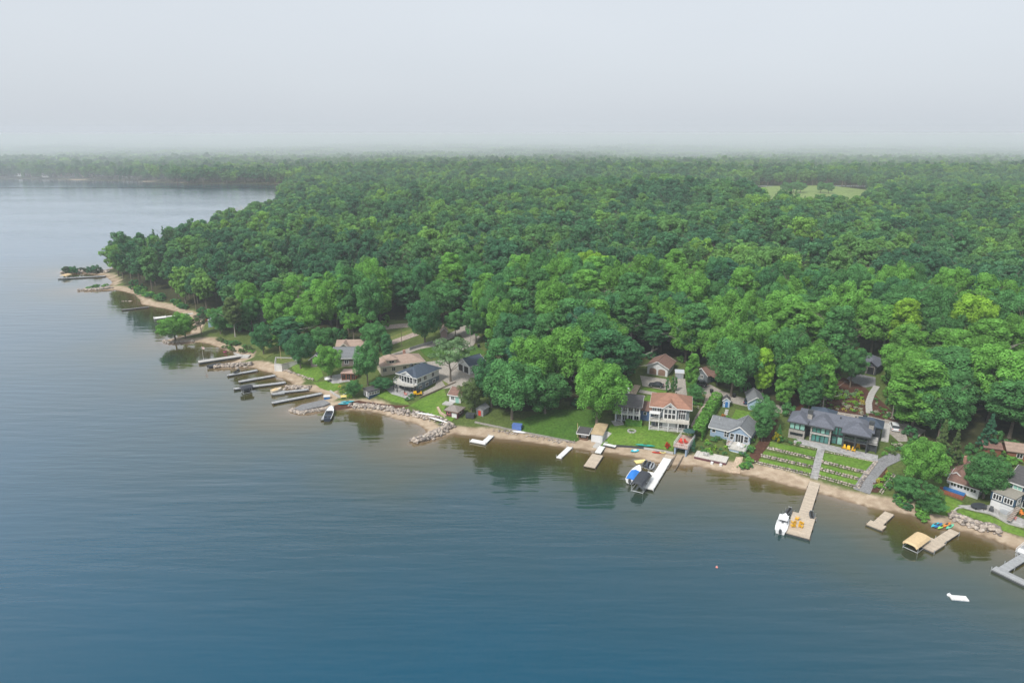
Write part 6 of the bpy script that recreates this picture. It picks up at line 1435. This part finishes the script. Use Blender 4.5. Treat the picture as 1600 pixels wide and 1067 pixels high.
for x, y, lb in ((1111.5, 614, 'black bin at the top of the paved path'), (1147, 621, 'black bin beside the gravel lane'), (1351, 655, 'black bin at the foot of the stone steps'), (748, 543, 'dark bin beside the drive loop'), (1012, 727, 'dark box beside the jet skis')):
    if y == 727: continue
    p = gnd(x, y); T = empty('wheeled_bin', p, .3, lb, 'bin'); MB().loft([[(-.3, -.3, 0), (.3, -.3, 0), (.3, .3, 0), (-.3, .3, 0)], [(-.4, -.4, 1.1), (.4, -.4, 1.1), (.4, .4, 1.1), (-.4, .4, 1.1)]]).to('body', BLACK, T); MB().slab((-.43, -.43, 1.2), (.43, -.43, 1.2), (.43, .43, 1.25), (-.43, .43, 1.25), .08).to('lid', DGREY, T)
p = gnd(511, 623); T = empty('storage_box', p, .2, 'small blue and white storage box on the sandy yard', 'box'); B(-.9, .9, -.6, .6, 0, .8).to('body', BLUEP, T); B(-1, 1, -.7, .7, .8, 1.0).to('lid', WHITE, T)
p = gnd(808, 670); T = empty('storage_box', p, R(-14), 'blue tarp-covered box on the beach wall', 'box'); B(-1.3, 1.3, -.8, .8, 0, 1.3).to('body', mat('blue_tarp', (.10, .18, .45), .7, .2, 3), T); B(-1.35, 1.35, -.85, .85, 1.3, 1.42).to('lid', mat('blue_tarp', (.1, .18, .45)), T)
p = gnd(735, 652); T = empty('storage_box', p, R(-14), 'dark covered box beside the weathered grey shed', 'box'); B(-1.2, 1.2, -.8, .8, 0, 1.1).to('body', DARKC, T); B(-1.25, 1.25, -.85, .85, 1.1, 1.22).to('lid', DGREY, T)
p = gnd(537, 622); T = empty('garden_bench', p, .2, 'yellow bench at the edge of the sandy yard', 'bench'); B(-.9, .9, -.3, .3, .4, .5).to('seat', YELP, T); B(-.9, .9, .25, .32, .5, 1.0).to('backrest', YELP, T); posts(T, [(-.8, -.2), (.8, -.2), (-.8, .25), (.8, .25)], 0, .4, .05, YELP, 'leg')
T, W = house('kayak_rack', 'stack of red, yellow and white boats by the grey boat shelter', (319, 504), (331, 506), 'rack'); mb = MB()
for k, m in enumerate((RED, YEL, WHITE, ORANGE)): B(k*W/4, k*W/4 + W/5, 0, 2.6, .2 + .2*(k % 2), .8 + .2*(k % 2)).to('boat_hull', m, T)
# ------------------------------------------------------------------ hedge, columns and garden plants
def hedge(label, px, w_, h, n, tint, name='hedge'):
    P = [gnd(x, y) for x, y in px]; r = np.random.default_rng(5); o = P[0]; seg = [np.linalg.norm((P[k+1] - P[k])[:2]) for k in range(len(P) - 1)]; C, D_ = [], []
    for _ in range(n):
        k = r.choice(len(seg), p=np.array(seg) / sum(seg)); f = r.random(); b = P[k] + (P[k+1] - P[k]) * f - o; d = (P[k+1] - P[k])[:2] / seg[k]; nn = np.array([-d[1], d[0]])
        q = r.random(); bump = 1 + .12 * math.sin((f * seg[k] + k * 7) * 2.2) + r.uniform(-.08, .08)
        if q < .4: s_ = r.uniform(-1, 1); c = (*(b[:2] + nn * s_ * w_/2), b[2] + h * bump * (1 - .15 * s_ * s_)); dd = (0, 0, 1)
        else: s_ = 1 if q < .7 else -1; c = (*(b[:2] + nn * s_ * w_/2 * bump), b[2] + h * r.uniform(0, 1)); dd = (*(nn * s_), .3)
        C.append(c); D_.append(dd)
    V, F_, tn = leaves(np.array(C), np.array(D_, float), .3, r, r.uniform(.1, .9, n), .2); me = fast_mesh(name, V, F_, LEAF); setattr_f(me, 'leaf_tone', tn)
    T = empty(name, o, 0, label, 'hedge'); ob = link('foliage', me, T); ob.color = (*GREEN[tint], 1); return T
hedge('tall clipped cedar hedge running from the lane down to the boathouse', [(1120,628),(1108,648),(1096,670),(1088,688)], 2.6, 2.8, 6500, 'bright')
hedge('low clipped hedge in front of the blue balcony house', [(978,662),(990,664),(1002,665)], 1.4, 1.2, 1400, 'bright')
for k, (x, y, ty, w_) in enumerate([(1042, 613, 588, 8), (1050, 613, 586, 7.5), (1055, 612, 586, 7)]): tree_px('column', x, y, ty, w_, '%s columnar cedar of three behind the terracotta roof' % ['left', 'middle', 'right'][k], 'mid', 'columnar cedars', name='columnar_cedar')
for k, (x, y, ty, w_) in enumerate([(642, 580, 571, 6), (650, 577, 566, 6), (659, 577, 568, 6), (665, 576, 566, 7)]): tree_px('column', x, y, ty, w_, 'small dark cedar behind the dark blue roof, %s from the left' % ['first', 'second', 'third', 'fourth'][k], 'deep', 'dark cedars', name='columnar_cedar')
tree_px('cedar', 1083, 706, 682, 12, 'small blue spruce beside the boathouse with roof deck', 'blue', name='spruce')
sr = random.Random(17)
def shrubs(poly, n, label, tints, hw=(.7, 1.7), group='garden shrubs', seed=1):
    q = np.array([gnd(x, y)[:2] for x, y in poly]); r = random.Random(seed); lo, hi = q.min(0), q.max(0); c = 0
    while c < n:
        x, y = r.uniform(lo[0], hi[0]), r.uniform(lo[1], hi[1])
        if not inside(np.array([x]), np.array([y]), q)[0]: continue
        tree(r.choice(['shrub_a', 'shrub_b']), (x, y, float(H(x, y)) + .05), r.uniform(*hw) * .8, r.uniform(*hw) * 1.5, label, r.choice(tints), group, name='shrub', category='shrub'); c += 1
GREEN.update(flower=(.50, .42, .10), white=(.50, .50, .38), rust=(.45, .17, .03), red=(.42, .05, .03))
shrubs([(1294,612),(1345,612),(1352,625),(1292,626)], 34, 'yellow green shrub in the upper garden bed', ['lime', 'pale'], group='upper garden bed shrubs', seed=2)
shrubs([(1292,628),(1350,628),(1348,648),(1295,640)], 44, 'low flowering shrub in the lower garden bed', ['bright', 'flower', 'white', 'lime'], (.5, 1.1), 'lower garden bed shrubs', 3)
shrubs([(1368,622),(1388,645),(1408,662),(1362,648)], 26, 'shrub among the pale trunks right of the stone steps', ['mid', 'white', 'bright'], (.5, 1.2), 'shrubs right of the stone steps', 4)
shrubs([(1102,692),(1125,682),(1140,700),(1130,716),(1092,706)], 20, 'garden shrub between the hedge and the cottage', ['bright', 'mid', 'lime', 'olive'], (.6, 1.5), 'cottage garden shrubs', 5)
shrubs([(1120,650),(1140,655),(1180,668),(1175,674),(1130,664)], 12, 'shrub behind the blue-grey cottage', ['bright', 'mid', 'lime'], (.7, 1.5), 'shrubs behind the cottage', 6)
shrubs([(1172,690),(1182,690),(1166,736),(1154,732)], 14, 'leafy shrub beside the cottage deck', ['mid', 'bright'], (1.0, 2.2), 'shrubs beside the cottage deck', 7)
shrubs([(1232,684),(1262,694),(1250,700),(1222,690)], 9, 'low shrub at the left foot of the modern house', ['mid', 'bright', 'olive'], (.6, 1.2), 'shrubs by the modern house', 8)
shrubs([(1386,690),(1408,694),(1406,712),(1380,716)], 12, 'garden shrub above the boat ramp', ['bright', 'white', 'olive', 'mid'], (.7, 1.5), 'shrubs above the boat ramp', 9)
shrubs([(1366,760),(1390,735),(1400,750),(1385,780),(1368,778)], 14, 'flowering shrub beside the boat ramp', ['flower', 'bright', 'mid', 'lime'], (.6, 1.6), 'shrubs beside the boat ramp', 10)
shrubs([(1400,756),(1425,790),(1465,808),(1440,812),(1395,790)], 14, 'wild bush on the beach bank', ['mid', 'bright', 'deep'], (1.0, 2.6), 'bushes on the beach bank', 11)
shrubs([(340,530),(400,545),(390,556),(350,545)], 22, 'wild bush on the rough bank above the left beach', ['bright', 'olive', 'mid'], (1.2, 2.8), 'bushes above the left beach', 12)
shrubs([(100,424),(165,422),(168,427),(98,427)], 16, 'dark bush on the far rock breakwater', ['deep', 'blue', 'grey'], (2.5, 5.0), 'bushes on the far breakwater', 13)
shrubs([(130,452),(176,446),(196,452),(172,452)], 8, 'bush on the low rock groyne', ['mid', 'bright'], (1.0, 3.0), 'bushes on the rock groyne', 14)
shrubs([(530,604),(552,610),(548,622),(528,614)], 9, 'yellowish garden shrub above the sandy yard', ['lime', 'bright', 'flower'], (.6, 1.5), 'shrubs above the sandy yard', 15)
shrubs([(640,618),(655,626),(648,632),(636,626)], 4, 'dark round shrub at the lawn corner of the white house', ['deep', 'mid'], (1, 1.5), 'shrubs at the white house', 16)
shrubs([(1484,716),(1560,700),(1600,700),(1600,735),(1545,735),(1490,735)], 26, 'rough bush behind the right-hand cottages', ['mid', 'bright', 'olive'], (1.5, 3.2), 'bushes behind the right-hand cottages', 18)
shrubs([(1060,620),(1100,628),(1100,645),(1088,640)], 10, 'garden shrub right of the terracotta roof', ['bright', 'white', 'mid'], (.6, 1.4), 'shrubs by the terracotta roof', 19)
shrubs([(196,448),(232,468),(290,484),(286,478),(236,460),(204,440)], 26, 'bush along the wooded left shore', ['mid', 'bright', 'deep'], (2.0, 4.5), 'bushes along the left shore', 20)
shrubs([(1262,620),(1290,622),(1284,646),(1256,644)], 16, 'shrub on the mulch slope behind the modern house', ['mid', 'bright', 'olive'], (.7, 1.8), 'shrubs on the mulch slope', 21)
tree_px('shrub_a', 1212, 690, 674, 15, 'bright yellow bush beside the mulch strip', 'yellow', name='shrub', category='shrub')
tree_px('shrub_a', 1129, 655, 646, 9, 'orange bush beside the light blue shed path', 'rust', name='shrub', category='shrub')
tree_px('shrub_a', 1042, 700, 690, 11, 'red flowering bush beside the boathouse with roof deck', 'red', name='shrub', category='shrub')
# undergrowth along the forest edge closes the gaps below the crowns
er = random.Random(8); CE = CLRW[1:51]
for k in range(len(CE) - 1):
    a, b = CE[k], CE[k + 1]; L_ = np.linalg.norm(b - a)
    for i in range(int(L_ / 6.5)):
        f = (i + er.random()) / max(1, L_ / 6.5); q = a + (b - a) * f
        if SD(*q) < 5 or not (-.8 * q[1] < q[0] < .8 * q[1]): continue
        tree('shrub_a', (q[0], q[1], float(H(*q))), er.uniform(2, 4) * (1.5 if q[0] < -60 else 1), er.uniform(3, 5.5) * (1.4 if q[0] < -60 else 1), 'understorey bush at the forest edge', er.choice(['mid', 'deep', 'bright']), 'understorey along the forest edge', name='bush', category='bush')

# things that share a label are told apart by their order across the view
ORD = 'first second third fourth fifth sixth seventh eighth ninth tenth eleventh twelfth thirteenth fourteenth fifteenth sixteenth seventeenth eighteenth nineteenth twentieth'.split()
ORD += ['twenty-' + q for q in ORD[:9]] + ['thirtieth'] + ['thirty-' + q for q in ORD[:9]] + ['fortieth'] + ['forty-' + q for q in ORD[:9]] + ['fiftieth'] + ['fifty-' + q for q in ORD[:9]] + ['sixtieth'] + ['sixty-' + q for q in ORD[:9]] + ['seventieth'] + ['seventy-' + q for q in ORD[:9]]
same = {}
for o in bpy.data.objects:
    if o.parent is None and o.get('label'): same.setdefault(o['label'], []).append(o)
for lb, os_ in same.items():
    if len(os_) < 2: continue
    os_.sort(key=lambda o: o.location.x / (CF[1] * o.location.y + CF[2] * (o.location.z - CAM_H)))
    for k, o in enumerate(os_):
        if k < len(ORD): o['label'] = lb + ', ' + ORD[k] + ' from the left'
# ------------------------------------------------------------------ air: mist over lake and forest, a fog bank resting on the land far behind
def air(name, dens, col):
    m = bpy.data.materials.new(name); m.use_nodes = True; t = m.node_tree; t.nodes.clear()
    pv = N(t, 'ShaderNodeVolumePrincipled'); pv.inputs['Density'].default_value = dens; pv.inputs['Color'].default_value = (*col, 1); pv.inputs['Anisotropy'].default_value = .0
    t.links.new(pv.outputs[0], N(t, 'ShaderNodeOutputMaterial').inputs['Volume'])
    return m
B(-9400, 9400, -400, HAZE_Y + 2, -13.5, CAM_H + 6).to('haze', air('mist', .00020, (.86, .91, .96)), None, kind='stuff', label='pale grey mist over the lake and forest', category='haze')
fx = np.concatenate([np.linspace(-9400, -2600, 14), np.linspace(-2500, 2500, 60), np.linspace(2600, 9400, 14)]); mb = MB(); n = len(fx)
fy = HAZE_Y + 4 + np.interp(fx, [-900, -250, 250], [0, 10, 40]) + 150 * vnoise(fx, fx * 0, 620, 31) ** 1.5 + 60 * vnoise(fx, fx * 0, 260, 32)
fz = 54 + 15 * vnoise(fx, fx * 0 + 9, 1900, 33)
for q in range(n):
    mb.v += [(fx[q], fy[q], -13.5), (fx[q], fy[q], 12), (fx[q], fy[q] + 200, fz[q]), (fx[q], 9600, fz[q]), (fx[q], 9600, -13.5)]
for q in range(n - 1):
    for k in range(5): mb.f.append((q*5 + k, q*5 + (k + 1) % 5, (q + 1)*5 + (k + 1) % 5, (q + 1)*5 + k))
mb.f += [tuple(range(5))[::-1], tuple(range((n - 1)*5, n*5))]
mb.to('fog_bank', air('fog', .0017, (.80, .842, .882)), None, kind='stuff', label='low fog bank swallowing the far forest', category='fog')
